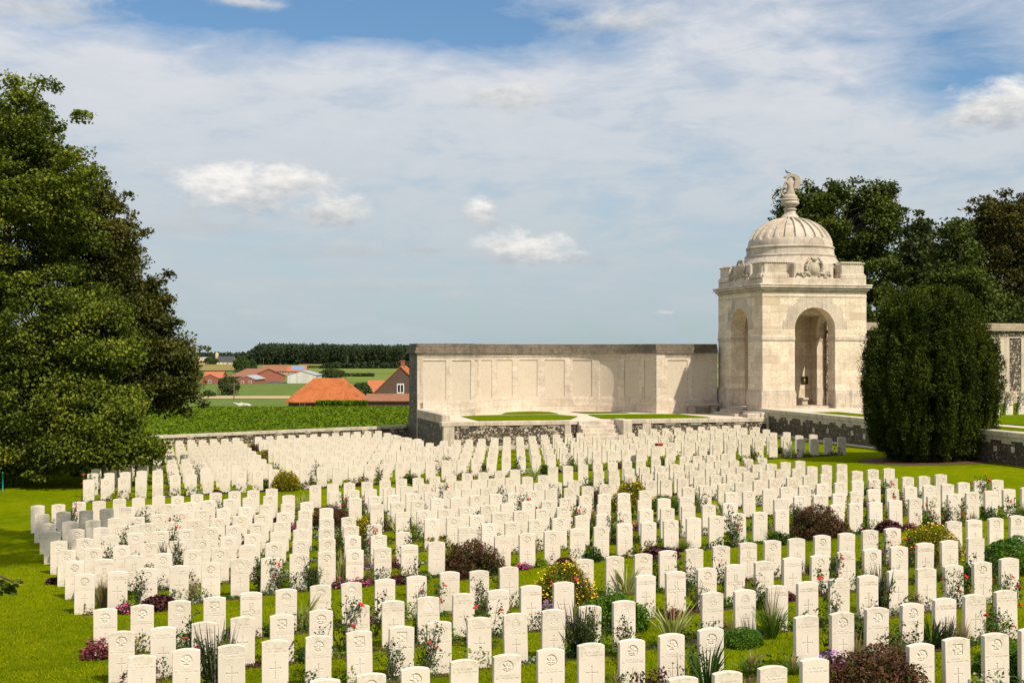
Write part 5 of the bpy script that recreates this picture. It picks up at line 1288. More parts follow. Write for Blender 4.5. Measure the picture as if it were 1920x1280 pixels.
# ------------------------------------------------------------------ trees
def tree(name, label, base, trunk_h, r0, ells, ncl, nleaf, lsize, m, seed, crown='crown', flat=.6, cr=(.7,1.25), group=None, twigs=(), limb_w=.05, shell=(.45,1.0), cat='tree', patchy=True):
    """ells: (cx,cy,cz,rx,ry,rz,weight) in metres relative to the foot of the trunk"""
    rng = np.random.default_rng(seed); bx_, by_ = base; z0 = gz(bx_, by_) if len(base) == 2 else 0
    t0 = thing(name, label, cat, (bx_, by_, gz(bx_, by_)-.05), 0, group)
    w = np.array([e[6] for e in ells]); w = w/w.sum(); cl = []
    for i in range(ncl):
        e = ells[rng.choice(len(ells), p=w)]; d = rng.normal(size=3); d /= np.linalg.norm(d)
        q = shell[0]+(shell[1]-shell[0])*rng.random()**.5
        cl.append([e[0]+d[0]*e[3]*q, e[1]+d[1]*e[4]*q, e[2]+d[2]*e[5]*q, rng.uniform(*cr)])
    for tw in twigs: cl.append(list(tw))
    cl = np.array(cl); tot = []; grp = []
    for i, c_ in enumerate(cl):
        n = max(55, int(nleaf*(c_[3]/((cr[0]+cr[1])/2))**2*(.6+.8*rng.random())))
        d = rng.normal(size=(n,3)); d /= np.linalg.norm(d,axis=1)[:,None]
        q = (rng.random(n)**.45)[:,None]
        # each clump is a few sprays
        lob = rng.normal(size=(5,3)); lob /= np.linalg.norm(lob,axis=1)[:,None]
        k = np.clip((d@lob.T).max(1), 0, 1)[:,None]
        P = c_[:3]+d*q*c_[3]*(.5+.7*k**2)*np.array([1,1,flat]); tot.append(P); grp.append(np.full(n, rng.random()))
    P = np.concatenate(tot); g_ = np.concatenate(grp)
    V,Q,c = leaf_arrays(P, lsize, up=.35, asp=.8, rng=rng, grp=g_ if patchy else None)
    link(crown, mesh_np(crown, V, Q, M[m], c), t0)
    mb = MB(); top = max(e[2]+e[5]*.6 for e in ells)
    ax = np.array([np.average([e[0] for e in ells], weights=w), np.average([e[1] for e in ells], weights=w)])
    tp = [np.array([ax[0]*f*.9, ax[1]*f*.9, trunk_h*.0+top*f]) for f in (0,.12,.3,.5,.7,.9)]
    mb.tube(tp, [r0*1.25, r0, r0*.85, r0*.6, r0*.35, r0*.1], 10); mb.build('trunk', M['bark'], t0, True)
    mb = MB()
    for c_ in cl[::max(1, len(cl)//110)]:
        z = max(trunk_h*.8, min(top*.8, c_[2]-.35*math.hypot(c_[0], c_[1]))); f = z/top
        i = min(4, int(np.interp(f, (0,.12,.3,.5,.7,.9), range(6)))); p0 = tp[i]+(tp[i+1]-tp[i])*.5; p0 = np.array([np.interp(f,(0,.12,.3,.5,.7,.9),[q[0] for q in tp]), np.interp(f,(0,.12,.3,.5,.7,.9),[q[1] for q in tp]), z])
        mid = (p0+c_[:3])/2+np.array([0,0,.10*np.linalg.norm(c_[:3]-p0)])+rng.normal(size=3)*.2; L = np.linalg.norm(c_[:3]-p0)
        mb.tube([p0, mid, c_[:3]], [min(r0*.4, limb_w*(.6+.22*L)), limb_w*.8, .018], 5, cap=False)
    for c_ in cl:                                      # fine twigs inside each clump
        for k in range(3):
            d = rng.normal(size=3); d[2] = abs(d[2])*.5; d /= np.linalg.norm(d); mb.tube([c_[:3]-d*c_[3]*.4, c_[:3]+d*c_[3]*.75], [.02,.008], 3, cap=False)
    mb.build('limbs', M['bark'], t0); return t0
def px_ell(base, Z, list_, depth=.85):
    """crown parts given by picture position at distance Z -> metres from the foot"""
    bx_, by_ = base; z0 = gz(bx_, by_); out = []
    for (px, py, rx, ry, w, dz) in list_:
        k = (Z+dz)/F; out.append(((px-960)*k-bx_, Z+dz-by_, EYE+(HZ-py)*k-z0, rx*k, max(rx,ry)*k*depth if rx < 240 else rx*k*.75, ry*k, w))
    return out
bA = ((-10-960)/F*54, 54.0)
tw = lambda base, Z, px, py, r_: ((px-960)/F*Z-base[0], Z-base[1], EYE+(HZ-py)/F*Z-gz(*base), r_)
tree('maple_tree', 'large green maple with yellowing tips filling the left edge, nearest of the left trees', bA, 3.0, .42,
     px_ell(bA, 54, [(20,250,85,95,1.2,0),(0,420,165,130,2.2,0),(70,350,90,90,1.0,-1),(30,610,225,130,3.0,0),(-10,740,260,110,2.6,0),(170,640,75,90,1.0,-1),(190,780,80,62,1.1,-2),(150,835,85,36,.9,-2),(25,845,75,42,1.0,-2),(255,840,28,22,.35,-2),(-150,500,180,250,2.0,0)]),
     860, 420, .125, 'l_maple', 21, cr=(.5,1.15), twigs=[tw(bA,51,100,158,.55),tw(bA,51,72,150,.5),tw(bA,51,150,212,.6),tw(bA,51,20,150,.7),tw(bA,50,170,318,.6),tw(bA,51,272,822,.5),tw(bA,51,262,860,.42),tw(bA,51,222,872,.4),tw(bA,51,60,885,.4),tw(bA,51,75,892,.35)])
bB = ((150-960)/F*57, 57.0)
tree('bronze_maple_tree', 'dark bronze green maple behind the large left maple, spreading over the far graves', bB, 2.6, .36,
     px_ell(bB, 57, [(150,420,80,90,1.0,0),(205,470,48,80,.7,0),(190,580,105,90,1.6,0),(265,600,50,55,.6,0),(250,690,95,85,1.6,0),(315,700,45,50,.6,-1),(150,700,150,120,1.6,0)]),
     460, 330, .125, 'l_copper', 22, cr=(.45,1.1), twigs=[tw(bB,57,240,362,.45),tw(bB,57,228,385,.5),tw(bB,57,246,400,.4),tw(bB,57,272,432,.4),tw(bB,57,258,440,.4),tw(bB,57,255,470,.5),tw(bB,57,318,512,.45),tw(bB,57,300,525,.55),tw(bB,57,280,535,.6),tw(bB,57,312,560,.5),tw(bB,57,330,602,.45),tw(bB,57,310,615,.5),tw(bB,57,340,640,.5),tw(bB,57,362,652,.4),tw(bB,57,383,650,.3),tw(bB,56,352,690,.5),tw(bB,56,368,745,.5),tw(bB,56,382,758,.35),tw(bB,56,345,768,.5),tw(bB,56,330,745,.7),tw(bB,56,300,760,.7)])
# overhanging tree outside the frame: its crown shades the lawn at the left
bO = (-15.5, 21.0); zO = gz(*bO)
def O(px, py, Z, r_): return ((px-960)/F*Z-bO[0], Z-bO[1], EYE+(HZ-py)/F*Z-zO, r_)
tree('maple_tree', 'overhanging maple whose lowest leafy twig enters at the lower left edge', bO, 4.0, .38,
     [(11.2,3.2,17.8,2.9,3.4,2.0,1.5),(6.5,2.5,17.2,3.4,3.2,2.2,1.0),(-.5,-1,15.5,4,3.5,3.5,1.0)], 110, 420, .13, 'l_maple', 23, twigs=[O(-12,1088,22,.20),O(2,1092,22,.19),O(18,1098,22,.15),O(31,1086,22,.09)], cr=(.7,1.2))
# trees behind the pavilion
def back(name, label, Z, px, ells, n, nl, ls, m, seed, tws=(), th=3, **k):
    b = ((px-960)/F*Z, Z)
    tree(name, label, b, th, .4, px_ell(b, Z, ells), n, nl, ls, m, seed, twigs=[tw(b,Z,*q) for q in tws], **k)
back('broadleaf_tree', 'tall dark green tree right behind the pavilion dome', 100, 1585, [(1590,420,85,72,1.4,0),(1512,400,45,48,.7,0),(1640,420,42,75,.6,0),(1590,540,105,90,1.7,0),(1510,500,80,80,1.0,0),(1474,440,20,36,.3,0)], 400, 210, .215, 'l_back', 31,
     [(1513,345,.7),(1482,372,.8),(1560,345,.8),(1605,340,.8),(1672,345,.6),(1668,365,.8),(1456,398,.5),(1405,468,.28),(1450,440,.6),(1680,430,.7)], cr=(.7,1.4))
back('grey_green_tree', 'thin airy grey green tree right of the tall dark tree', 104, 1720, [(1710,470,45,60,.8,0),(1745,500,50,55,.8,0),(1700,560,60,70,1.2,0)], 95, 150, .30, 'l_grey', 32, [(1695,392,.6),(1725,398,.6),(1738,415,.6),(1795,415,.6)], cr=(.7,1.3))
back('brown_tree', 'brownish tall tree at the right edge of the picture', 98, 1885, [(1880,430,55,60,1.0,0),(1930,430,70,75,1.2,0),(1860,520,60,80,1.2,0),(1950,540,90,90,1.2,0)], 310, 200, .20, 'l_brown', 33, [(1828,375,.6),(1852,372,.7),(1885,362,.8),(1815,392,.6),(1830,420,.7)], cr=(.8,1.5))
back('broadleaf_tree', 'dark green tree between the airy tree and the brown tree', 93, 1800, [(1790,480,35,60,.7,2),(1790,560,70,70,1.5,0),(1870,610,90,60,1.4,0),(1720,600,80,50,1.0,0)], 270, 210, .21, 'l_back', 34, [(1795,418,.5),(1800,440,.7)], cr=(.8,1.5))
# the yew
def yew():
    rng = np.random.default_rng(44); x, y = on_ground(1746, 862); b = (x, y); k = y/F
    t0 = thing('yew_tree', 'big broad dark green upright yew standing on a round mulch bed', 'yew', (x, y, gz(x,y)-.03))
    H_ = (862-532)*k; prof = [(0,.55),(.06,.80),(.15,.93),(.35,1.0),(.55,.98),(.75,.82),(.88,.66),(.95,.45),(1.0,.2)]; RX = 107*k
    P = []; G = []
    def rad(f): return RX*np.interp(f, [p[0] for p in prof], [p[1] for p in prof])
    tips = []
    for i in range(52):                                # upright boughs, outer ones first
        a = i*2.39996+rng.normal()*.1; outer = i < 34
        q = (1.0 if outer else rng.uniform(.30,.75))*rng.uniform(.88,1.03); ht = H_*(rng.uniform(.74,.97) if outer else rng.uniform(.93,1.0))
        if outer and i % 5 == 0: ht *= .80
        tips.append((a, q, ht))
    for (a, q, ht) in tips:
        z = .12; g0 = rng.random()
        while z < ht-.30:
            f = z/H_; rr_ = rad(min(1, f))*q
            if z > ht*.72: rr_ *= 1-.35*(z/ht-.72)/.28
            wd = .47*(1-.72*max(0,(z/ht-.6)/.4))
            for k2 in range(6):
                aa = rng.random()*6.283; ox, oy = wd*math.cos(aa)*rng.random()**.5, wd*math.sin(aa)*rng.random()**.5
                L = rng.uniform(.42,.80); L = min(L, ht-z+.12); n = int(115*L/.6); w = rng.uniform(.10,.18); tt = rng.random(n)**.9
                d = rng.normal(size=(n,3)); d /= np.linalg.norm(d,axis=1)[:,None]; wr = w*np.sin(np.pi*np.clip(tt*.8+.16,0,1))**.6
                cx_, cy_ = rr_*math.cos(a)+ox, rr_*.76*math.sin(a)+oy; lx = .16*tt*L
                P.append(np.stack([cx_+d[:,0]*wr+lx*math.cos(a), cy_+d[:,1]*wr+lx*math.sin(a), np.maximum(z+tt*L-.08, .03)],1)); G.append(np.clip(np.full(n, .35*g0+.65*rng.random()), 0, 1))
            z += .30
    for i in range(420):                               # looser sprays filling and roughening the outline
        f = rng.random()**.8*.93; a = rng.random()*6.283; q = rad(f)*rng.uniform(.90,1.20); L = rng.uniform(.3,.6); n = 95; tt = rng.random(n)
        d = rng.normal(size=(n,3)); d /= np.linalg.norm(d,axis=1)[:,None]; w = rng.uniform(.12,.24)
        P.append(np.stack([q*math.cos(a)+d[:,0]*w, q*.78*math.sin(a)+d[:,1]*w, np.maximum(f*H_+tt*L, .03)],1)); G.append(np.full(n, rng.random()))
    # side plume at the left
    for i in range(34):
        f = rng.random(); h0 = (862-770+f*130)*k; q = (-104-20*math.sin(f*3.1)*.9)*k; n = 110; tt = rng.random(n)
        P.append(np.stack([q+rng.normal(size=n)*.13, rng.normal(size=n)*.5-.3, h0+tt*.7],1)); G.append(np.full(n, rng.random()))
    P = np.concatenate(P); G = np.concatenate(G); out = np.zeros_like(P); out[:,2] = 1.0
    V,Q,c = leaf_arrays(P, .085, up=.2, asp=.45, rng=rng, out=out*.3, grp=G); link('crown', mesh_np('crown', V, Q, M['l_yew'], c), t0)
    mb = MB()
    for i in range(14):
        a = i*.9; mb.tube([(.25*math.cos(a),.25*math.sin(a),0),(.6*math.cos(a),.6*math.sin(a),1.6),(1.0*math.cos(a),1.0*math.sin(a),H_*.5),(.8*math.cos(a),.8*math.sin(a),H_*.7)], [.16,.12,.08,.03], 6)
    mb.build('trunk', M['bark'], t0)
    # dark inner mass so the crown is not see-through in the middle
    P = rng.normal(size=(9000,3)); P /= np.linalg.norm(P,axis=1)[:,None]; q = rng.random((9000,1))**.4*.8; P = P*q*np.array([RX*.85,RX*.62,H_*.44])+np.array([0,0,H_*.46])
    V,Q,c = leaf_arrays(P, .34, up=.1, rng=rng); link('inner_foliage', mesh_np('inner_foliage', V, Q, M['l_yew'], c), t0)
    vs = [(x,y-.1,gz(x,y)+.03)]; n = 40
    for i in range(n):
        a = 2*math.pi*i/n; xx = x+(3.05+.12*math.sin(3*a))*math.cos(a)+.1; yy = y-.1+(2.3+.1*math.sin(4*a))*math.sin(a); vs.append((xx, yy, gz(xx,yy)+.012))
    tag(MB().add(vs, [(0,i+1,(i+1)%n+1) for i in range(n)]).build('mulch_bed', M['mulch']), kind='structure')
yew()

# ------------------------------------------------------------------ farms and far country
def yground(py, fx_=-.1):
    a, b = 111., 9000.
    for _ in range(60):
        mid = (a+b)/2
        if hgt(fx_*mid, mid)/mid*F+HZ > py: a = mid
        else: b = mid
    return a
def building(name, label, px0, px1, py_base, eave, ridge, depth, wall, roof, Z=None, cat='barn', hip=0.0, rz=0.0, gable_front=False, wins=0, chim=0, door=False, group=None, zbase=None, over=.35, solar=False, winrow=1):
    """front wall spans px0..px1; eave and ridge are picture rows"""
    Z = Z or yground(py_base); k = Z/F; W_ = (px1-px0)*k/ max(.3, math.cos(rz)); x = ((px0+px1)/2-960)*k; zb = EYE-(py_base-HZ)*k if zbase is None else zbase
    he = EYE+(HZ-eave)*k-zb; hr = EYE+(HZ-ridge)*k-zb; D = depth
    t0 = thing(name, label, cat, (x, Z, zb), rz, group); w2 = W_/2
    if not gable_front:
        mb = MB().add([(-w2,0,-3),(w2,0,-3),(w2,D,-3),(-w2,D,-3),(-w2,0,he),(w2,0,he),(w2,D,he),(-w2,D,he)], [(0,1,5,4),(1,2,6,5),(2,3,7,6),(3,0,4,7)])
        if hip < .01: mb.add([(-w2,0,he),(-w2,D,he),(-w2,D/2,hr-.1),(w2,0,he),(w2,D,he),(w2,D/2,hr-.1)], [(0,2,1),(3,4,5)])
        mb.build('wall', wall, t0)
        o = over; hx = hip*W_; th = .18; sl = (hr-he)/(D/2)
        r_ = [(-w2-o,-o,he-o*sl),(w2+o,-o,he-o*sl),(w2+(o if hip<.01 else 0)-hx,D/2,hr),(-w2-(o if hip<.01 else 0)+hx,D/2,hr),(-w2-o,D+o,he-o*sl),(w2+o,D+o,he-o*sl)]
        up = [(p[0],p[1],p[2]+th) for p in r_]
        mb = MB().add(r_+up, [(6,7,8,9),(8,11,10,9),(0,3,2,1),(2,3,4,5),(0,1,7,6),(5,4,10,11),(1,2,8,7),(2,5,11,8),(3,0,6,9),(4,3,9,10)]+([(6,9,10),(7,11,8)] if hip >= .01 else []))
        rf = mb.build('roof', roof, t0)
    else:
        mb = MB().add([(-w2,0,-3),(w2,0,-3),(w2,D,-3),(-w2,D,-3),(-w2,0,he),(w2,0,he),(w2,D,he),(-w2,D,he),(0,0,hr-.1),(0,D,hr-.1)], [(0,1,5,8,4),(1,2,6,5),(2,3,7,9,6),(3,0,4,7)]); mb.build('wall', wall, t0)
        o = over; sl = (hr-he)/w2; th = .18; e = he-o*sl
        r_ = [(-w2-o,-.15,e),(0,-.15,hr),(w2+o,-.15,e),(-w2-o,D+.2,e),(0,D+.2,hr),(w2+o,D+.2,e)]; up = [(p[0],p[1],p[2]+th) for p in r_]
        rf = MB().add(r_+up, [(6,9,10,7),(7,10,11,8),(0,1,4,3),(1,2,5,4),(0,6,7,1),(1,7,8,2),(3,4,10,9),(4,5,11,10),(0,3,9,6),(2,8,11,5)]).build('roof', roof, t0)
    for rw_ in range(winrow):
        for i in range(wins):
            xx = -w2+W_*(i+.6)/(wins+.2); h = min(1.2, he*.38); zc = he*(.32+.34*rw_) if winrow > 1 else he*.5
            f = MB().box(xx-.55,xx+.55,-.05,-.004,zc-h/2-.1,zc+h/2+.1).build('window', M['whitepaint'], t0)
            MB().box(xx-.42,xx-.04,-.07,-.051,zc-h/2,zc+h/2).box(xx+.04,xx+.42,-.07,-.051,zc-h/2,zc+h/2).build('pane', M['glass'], f)
    if door: MB().box(-.6+w2*.3,.6+w2*.3,-.04,-.004,0,min(2.1,he*.8)).build('door', M['wood'], t0)
    for i in range(chim):
        xx = -w2*.6+W_*.6*i/max(1,chim-1) if chim > 1 else w2*.45
        yy = D/2 if not gable_front else D*.4
        if gable_front: xx = 0
        mb = MB().bbox(xx-.35,xx+.35,yy-.3,yy+.3,hr-.5,hr+1.0,.03).bbox(xx-.42,xx+.42,yy-.37,yy+.37,hr+1.001,hr+1.15,.03); mb.build('chimney', M['brick_r'], rf)
    if solar:
        mb = MB(); sl = (hr-he)/(D/2)
        for i in range(9):
            for j in range(2):
                x0 = -w2*.5+i*W_*.075; y0 = .6+j*1.7; mb.add([(x0,y0,he+y0*sl+.24),(x0+W_*.068,y0,he+y0*sl+.24),(x0+W_*.068,y0+1.6,he+(y0+1.6)*sl+.24),(x0,y0+1.6,he+(y0+1.6)*sl+.24)], [(0,1,2,3)])
        mb.build('solar_panels', M['solar'], rf)
    return t0
# big orange barn
Zb = 245.
b = building('barn', 'old brick barn with big bright orange tiled hipped roof', 541, 680, 768, 748.5, 711, 8.5, M['brick'], M['tile'], Z=Zb, hip=.30, over=.7, wins=3)
k = Zb/F
mb = MB(); w_ = 3.2; x0 = 2.0
hz_ = (HZ-748.5)*k+(770-HZ)*k
mb.add([(x0-w_,-1.2,hz_-.55),(x0+w_*.5,-1.2,hz_-.55),(x0+w_*.5,2.4,hz_+1.9),(x0-w_*.2,2.6,hz_+2.05),(x0-w_,-1.2,hz_-.35),(x0+w_*.5,-1.2,hz_-.35),(x0+w_*.5,2.4,hz_+2.1),(x0-w_*.2,2.6,hz_+2.25)], [(4,5,6,7),(0,3,2,1),(0,1,5,4),(1,2,6,5),(2,3,7,6),(3,0,4,7)])
mb.build('porch_roof', M['tile'], b)
Zg = 228.; k = Zg/F
g_ = building('brick_house', 'dark brick house with steep gable beside the left end of the memorial wall', 697, 805, 770, 741, 688, 12, M['brick'], M['tile'], Z=Zg, gable_front=True, cat='house', chim=1)
zz = (770-HZ)*k
f = MB().box(-.62-.0,.62,-.08,-.004,zz-.0+(HZ-737)*k,zz+(HZ-719)*k).build('window', M['whitepaint'], g_)
MB().box(-.48,-.06,-.1,-.081,zz+(HZ-735)*k,zz+(HZ-721)*k).box(.06,.48,-.1,-.081,zz+(HZ-735)*k,zz+(HZ-721)*k).build('pane', M['glass'], f)
MB().box(-5.6,5.2,-2.2,-.0,-3,zz+(HZ-751)*k).build('lean_to_wall', M['brick'], g_)
MB().add([(-5.9,-2.6,zz+(HZ-751.5)*k),(5.4,-2.6,zz+(HZ-751.5)*k),(5.4,-.02,zz+(HZ-739)*k),(-5.9,-.02,zz+(HZ-739)*k),(-5.9,-2.6,zz+(HZ-750)*k),(5.4,-2.6,zz+(HZ-750)*k),(5.4,-.02,zz+(HZ-737.5)*k),(-5.9,-.02,zz+(HZ-737.5)*k)], [(4,5,6,7),(0,3,2,1),(0,1,5,4),(1,2,6,5),(2,3,7,6),(3,0,4,7)]).build('lean_to_roof', M['tile_b'], g_)
building('outbuilding', 'low orange roofed outbuilding between the dark tree and the brick gable', 690, 716, 742, 734, 715, 7, M['brick_r'], M['tile_r'], Z=300., wins=1, zbase=EYE-11.3)
building('barn', 'pale clad barn with blue edged roof in front of the long red roofed house', 539, 592, 719.5, 703, 695.5, 16, M['whitemetal'], M['greymetal'], gable_front=True, over=.4)
building('farmhouse', 'long low brick farmhouse with brown red roof and many small windows', 491, 536, 702.5, 695.5, 685, 8, M['brick_p'], M['tile_b'], cat='house', wins=5, chim=1)
building('farm_building', 'orange roofed farm building with solar panels on its slope', 536, 573, 702.5, 695.5, 686, 8, M['brick_p'], M['tile_r'], cat='house', wins=4, solar=True)
building('farm_shed', 'red brick shed with paired gable at the far left of the farmyard', 377, 410, 721, 709, 702, 12, M['brick_r'], M['tile_r'], gable_front=True, wins=1)
building('farm_shed', 'low orange roofed shed behind the left red brick gable', 382, 416, 712, 705, 697, 10, M['brick_r'], M['tile_r'], wins=0)
building('cattle_shed', 'red brick cattle shed with shallow grey roof behind the willow', 446, 478, 721.5, 711, 704.5, 20, M['brick_r'], M['greymetal'], gable_front=True, wins=2)
building('cattle_shed', 'long dark roofed cattle shed left of the pale barn', 428, 470, 716, 706, 692, 26, M['brick_r'], M['tile_b'], rz=R(-24), wins=0)
building('small_house', 'tiny orange roofed house at the left end of the farm', 352, 366, 700, 694, 690, 8, M['cream'], M['tile_b'], wins=1)
building('black_roofed_house', 'white farmhouse under a broad black roof near the horizon', 407, 438, 683.5, 678, 668, 10, M['cream'], M['slate'], cat='house', wins=4, door=True)
building('grain_store', 'pale low store building on the left horizon', 362, 392, 677, 672, 669.5, 14, M['cream'], M['greymetal'])
building('machine_hall', 'grey roofed hall left of the twin orange roofs below the wood', 541, 566, 678, 672, 667.5, 14, M['greymetal'], M['greymetal'], wins=0)
building('farmhouse', 'pale brick house with wide orange roof below the wood', 566, 604, 680.5, 673.5, 666.5, 9, M['brick_p'], M['tile_r'], cat='house', wins=4, chim=2)
building('outbuilding', 'small orange roofed outbuilding right of the wide orange roof', 601, 614, 677, 672.5, 669, 8, M['cream'], M['tile_r'])
building('greenhouse', 'long low grey building in front of the wood', 634, 660, 677, 673, 670.5, 9, M['cream'], M['greymetal'])
building('brick_villa', 'red brick house with tall gable and dark roof below the wood', 679, 696, 679.5, 669, 661.5, 9, M['brick_r'], M['tile_b'], cat='house', wins=2, chim=1, winrow=2)
building('brick_annex', 'lower brick annex right of the tall gabled villa', 696, 710, 679.5, 673, 668, 8, M['brick_r'], M['greymetal'], cat='house', wins=1)
# two buff silos by the black roof
for i, (px, py, h, lab) in enumerate(((402,682,9.5,'left'),(421,680,8,'middle'),(431.5,680,8,'right'))):
    Z = yground(py); x = (px-960)/F*Z; mb = MB().lathe([(1.9,-2),(1.9,h+1.8),(1.2,h+2.9),(.2,h+3.2)], 14)
    tag(mb.build('grain_silo', plainmat('silo_'+lab, (.50,.38,.20), .7, .15, .5, 0), None, True, (x, Z+12, gz(x, Z))), f'{lab} of three buff grain silos rising behind the black roof', 'silo', 'silos by the black roof')
# black plastic covered clamp
Z = yground(719); k = Z/F
mb = MB().lathe([(1,0),(.9,.5),(.5,.9),(.05,1)], 20); o = mb.build('silage_clamp', M['slate'], None, True, ((515-960)*k, Z, gz((515-960)*k, Z)-.1)); o.scale = (24*k, 4, 5.0*k); tag(o, 'low black silage clamp left of the pale barn', 'silage clamp')
# bushes and trees in the country
def bush(name, label, px, pyb, w, h, Z=None, m='l_farbush', n=2600, cat='tree', seed=1, group=None):
    Z = Z or yground(pyb); k = Z/F; rng = np.random.default_rng(seed); x = (px-960)*k
    t0 = thing(name, label, cat, (x, Z, gz(x,Z)), 0, group); P, lum = blob(n, w*k/2, w*k/2*.8, h*k*.62, rng, h*k*.38, .5, .35, 12); lowr = rng.random(n//4)
    P2 = np.stack([rng.normal(size=n//4)*w*k*.2, rng.normal(size=n//4)*w*k*.15, lowr*h*k*.5],1); P = np.concatenate([P,P2])
    V,Q,c = leaf_arrays(P, max(.35, 2.1*k), up=.2, asp=.8, rng=rng); link('crown', mesh_np('crown', V, Q, M[m], c), t0)
    MB().tube([(0,0,-.5),(0,0,h*k*.4),(.1,0,h*k*.7)], [w*k*.04,w*k*.03,w*k*.01], 6).build('trunk', M['bark'], t0); return t0
G_ = 'trees in the farmland'
bush('willow_tree','rounded grey green willow standing in the pasture before the farm',428,742,42,37,None,'l_grey',4200,seed=3)
bush('oak_tree','large dark green tree behind the cattle shed',452,703,34,34,None,seed=4); bush('oak_tree','dark green tree right of the large tree behind the cattle shed',473,700,22,26,None,seed=5)
bush('oak_tree','dark tree cluster left of the black roofed house',396,684,26,15,None,seed=6); bush('pale_willow','broad pale willow right behind the orange barn roof',622,712,52,22,None,'l_grey',4200,seed=7)
bush('oak_tree','dark green tree between the orange barn and the brick gable',676,756,44,46,262.,'l_farbush',5200,seed=8)
bush('hazel_bush','dark bushes left of the red sheds',368,712,26,22,None,seed=9,cat='bush'); bush('hazel_bush','small bush on the pasture edge beside the left maple',392,744,24,12,None,seed=10,cat='bush')
bush('oak_tree','small round tree in front of the wood',524,677.5,15,15,None,seed=11); bush('oak_tree','dark trees left of the brick villa',632,680,24,13,None,seed=12); bush('oak_tree','tree right of the brick villa',722,678,24,16,None,seed=13)
bush('yellow_bush','small yellow bush beside the brick annex',707,679,9,9,None,'l_hyp',900,seed=14,cat='bush'); bush('oak_tree','dark tree between the machine hall and the villa',660,677,16,9,None,seed=15); bush('oak_tree','tree at the right end of the far houses',745,679,26,18,None,seed=16)
bush('oak_tree','slender dark tree right of the black roofed house',456,681,9,22,None,seed=17); bush('poplar_tree','loose poplar beside the wood edge',465,676,10,18,None,seed=18); bush('hazel_bush','dark bush right of the brick gable roof',752,740,24,14,262.,seed=19,cat='bush')
bush('fir_tree','dark fir tip rising just above the middle of the memorial wall',1037,672,9,34,240.,'l_back',800,seed=20); bush('fir_tree','small dark treetop above the memorial wall left of the fir tip',1006,668,8,25,240.,'l_back',600,seed=21)
bush('round_tree','low dark treetops rising above the right end of the memorial wall',1250,690,75,50,260.,'l_back',2600,seed=22)
def wood(name, label, px0, px1, pyb, top0, top1, Z, dep, n, m='l_far', seed=5, ls=2.3):
    rng = np.random.default_rng(seed); k = Z/F; cl = []
    nc = int((px1-px0)/2.4)
    for i in range(nc*3):
        px = rng.uniform(px0, px1); f = (px-px0)/(px1-px0); dz = rng.random()*dep; ed = min(1, (px-px0)/14.)
        ht = (pyb-(top0+(top1-top0)*f)+rng.normal()*1.3)*k*(.45+.55*ed**.5); cl.append(((px-960)*k, Z+dz, ht))
    P = []; G2 = []
    for (x, y, ht) in cl:
        q = int(n/len(cl)); d = rng.normal(size=(q,3)); d /= np.linalg.norm(d,axis=1)[:,None]; r_ = ht*.28
        p = d*(rng.random(q)[:,None]**.35)*np.array([r_, r_, ht*.5])+np.array([x, y, gz(x,y)+ht*.5]); P.append(p); G2.append(np.full(q, rng.random()))
    V,Q,c = leaf_arrays(np.concatenate(P), ls, up=.25, asp=.9, rng=rng, grp=np.concatenate(G2)); tag(link(name, mesh_np(name, V, Q, M[m], c)), label, 'wood', None, 'stuff')
wood('far_wood', 'long dark wood along the horizon behind the farms', 468, 806, 678, 637.5, 642, 1350., 90, 130000, ls=1.5)
wood('far_copse', 'dark wooded mound on the left horizon', 393, 448, 672, 655, 655.5, 1500., 60, 9000, seed=6)
wood('distant_hedges', 'thin distant tree line at the foot of the sky', 330, 470, 670.5, 663, 663, 3600., 200, 7000, seed=7, ls=4.)
wood('tree_line', 'dark tree line behind the far houses', 600, 800, 679, 668, 667, 1000., 20, 12000, seed=8, ls=1.6)
# hedge beside the barn
rng = np.random.default_rng(3); Z = 205.; k = Z/F; n = 7000
P = np.stack([rng.uniform((592-960)*k,(688-960)*k,n), Z+rng.random(n)*1.6, EYE-(773-HZ)*k+rng.random(n)*(22*k)],1)
V,Q,c = leaf_arrays(P, .34, rng=rng); o = link('clipped_hedge', mesh_np('clipped_hedge', V, Q, M['l_beet'], c)); tag(o, 'straight clipped green hedge in front of the orange barn', 'hedge')
# utility poles
for px, pyb, pyt, lab in ((439,752,716,'in the pasture right of the willow'),(354,716,692,'at the left end of the farmyard'),(388,688,678,'left of the black roofed house'),(494,685,671,'above the long farmhouse'),(651,684,667,'in front of the far houses'),(744,680,666,'at the right end of the far houses')):
    Z = yground(pyb); k = Z/F; x = (px-960)*k; h = (pyb-pyt)*k; t0 = MB().tube([(0,0,-.5),(0,0,h)], [max(.14,.22*k*1.5),.1+.15*k], 6).box(-.9,.9,-.06,.06,h-.6,h-.45).tube([(-.7,0,h-.45),(-.7,0,h-.2)], .06, 5).tube([(.7,0,h-.45),(.7,0,h-.2)], .06, 5)
    tag(t0.build('utility_pole', M['wood'], None, False, (x, Z, gz(x, Z))), 'thin wooden utility pole '+lab, 'utility pole', 'utility poles across the farmland')
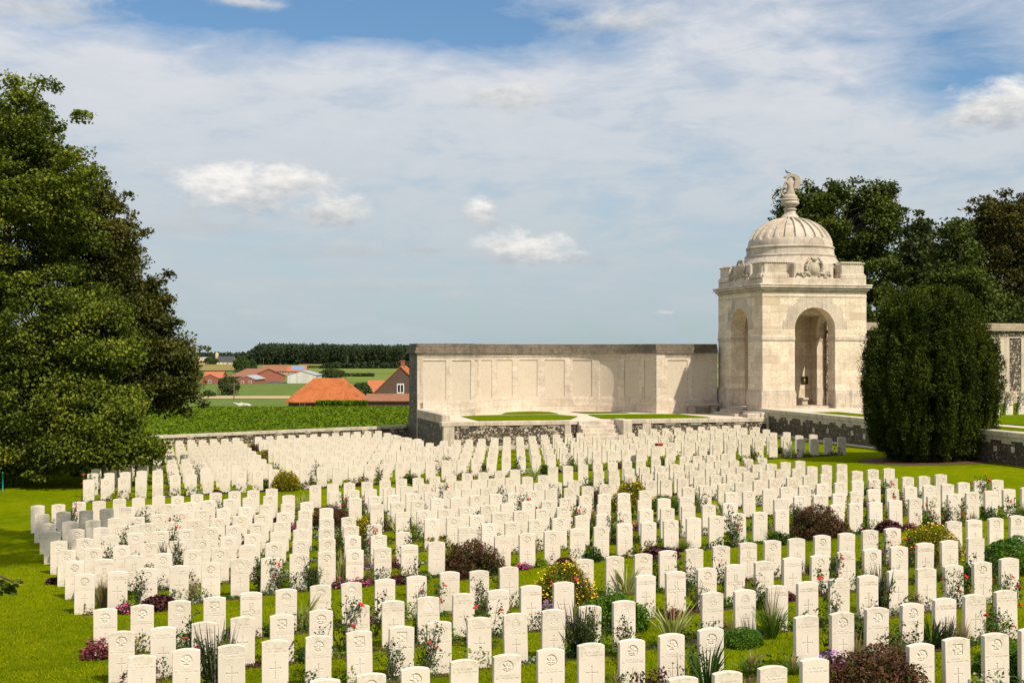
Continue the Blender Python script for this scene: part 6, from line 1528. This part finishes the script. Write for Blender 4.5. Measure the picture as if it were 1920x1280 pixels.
# cows lying in the near meadow
def cow(px, py, lab, rz, m):
    Z = 262.; k = Z/F; x = (px-960)*k
    o = skinned('cow', [(0,0,.62,.40,.34),(.55,0,.66,.36,.30),(1.1,0,.64,.34,.28),(-.42,0,.80,.24,.18),(-.78,0,1.02,.15,.14),(-1.08,0,.94,.10,.09),(.15,.22,.25,.12),(-.25,.30,.12,.09),(1.05,.30,.28,.16),(.70,.42,.12,.09),(.10,-.24,.25,.12),(-.3,-.32,.12,.09),(1.1,-.3,.28,.16),(1.5,0,.55,.05)],
        [(0,1),(1,2),(0,3),(3,4),(4,5),(0,6),(6,7),(2,8),(8,9),(0,10),(10,11),(2,12),(2,13)], m, None, 2, (x, Z, EYE-(763.5-HZ)*k-.1)); o.rotation_euler = (0,0,rz); tag(o, lab, 'cow', 'cows in the meadow')
cow(447.5, 762, 'left cow lying in the near meadow, white with a dark back', .2, M['cowwhite']); cow(459, 761.5, 'right white cow lying in the near meadow', -.3, M['cowwhite'])
# cyan marker stakes under the maple
for px, pyb, pyt, lab in ((6,919,884,'cyan marker stake in the lawn at the left edge'),(22,903,880,'cyan marker stake half hidden under the maple leaves')):
    x, y = on_ground(px, pyb); h = (pyb-pyt)*y/F
    tag(MB().lathe([(.004,-.12),(.022,-.02),(.022,h-.05),(.032,h-.049),(.032,h-.02),(.018,h)], 10).build('marker_stake', M['cyan'], None, True, (x, y, gz(x,y))), lab, 'marker stake', 'cyan marker stakes')
# poppy wreath lying on a far headstone
x, y = on_ground(1235, 834, .82); mb = MB(); mb.tube([(.15*math.cos(a), .05*math.sin(a), .02*math.sin(a*2)) for a in [q*math.pi/8 for q in range(17)]], .035, 6)
w_ = mb.build('poppy_wreath', M['l_dkgreen'], None, True, (x, y-.05, gz(x,y)+.84)); fb = MB()
for q in range(11): a = q*.571; fb.ell((.15*math.cos(a), .05*math.sin(a)-.02, .03+.02*math.sin(a*2)), (.042,.042,.03), 6)
fb.build('poppies', M['red'], w_, True); tag(w_, 'red poppy wreath resting on top of a far headstone below the terrace steps', 'wreath')
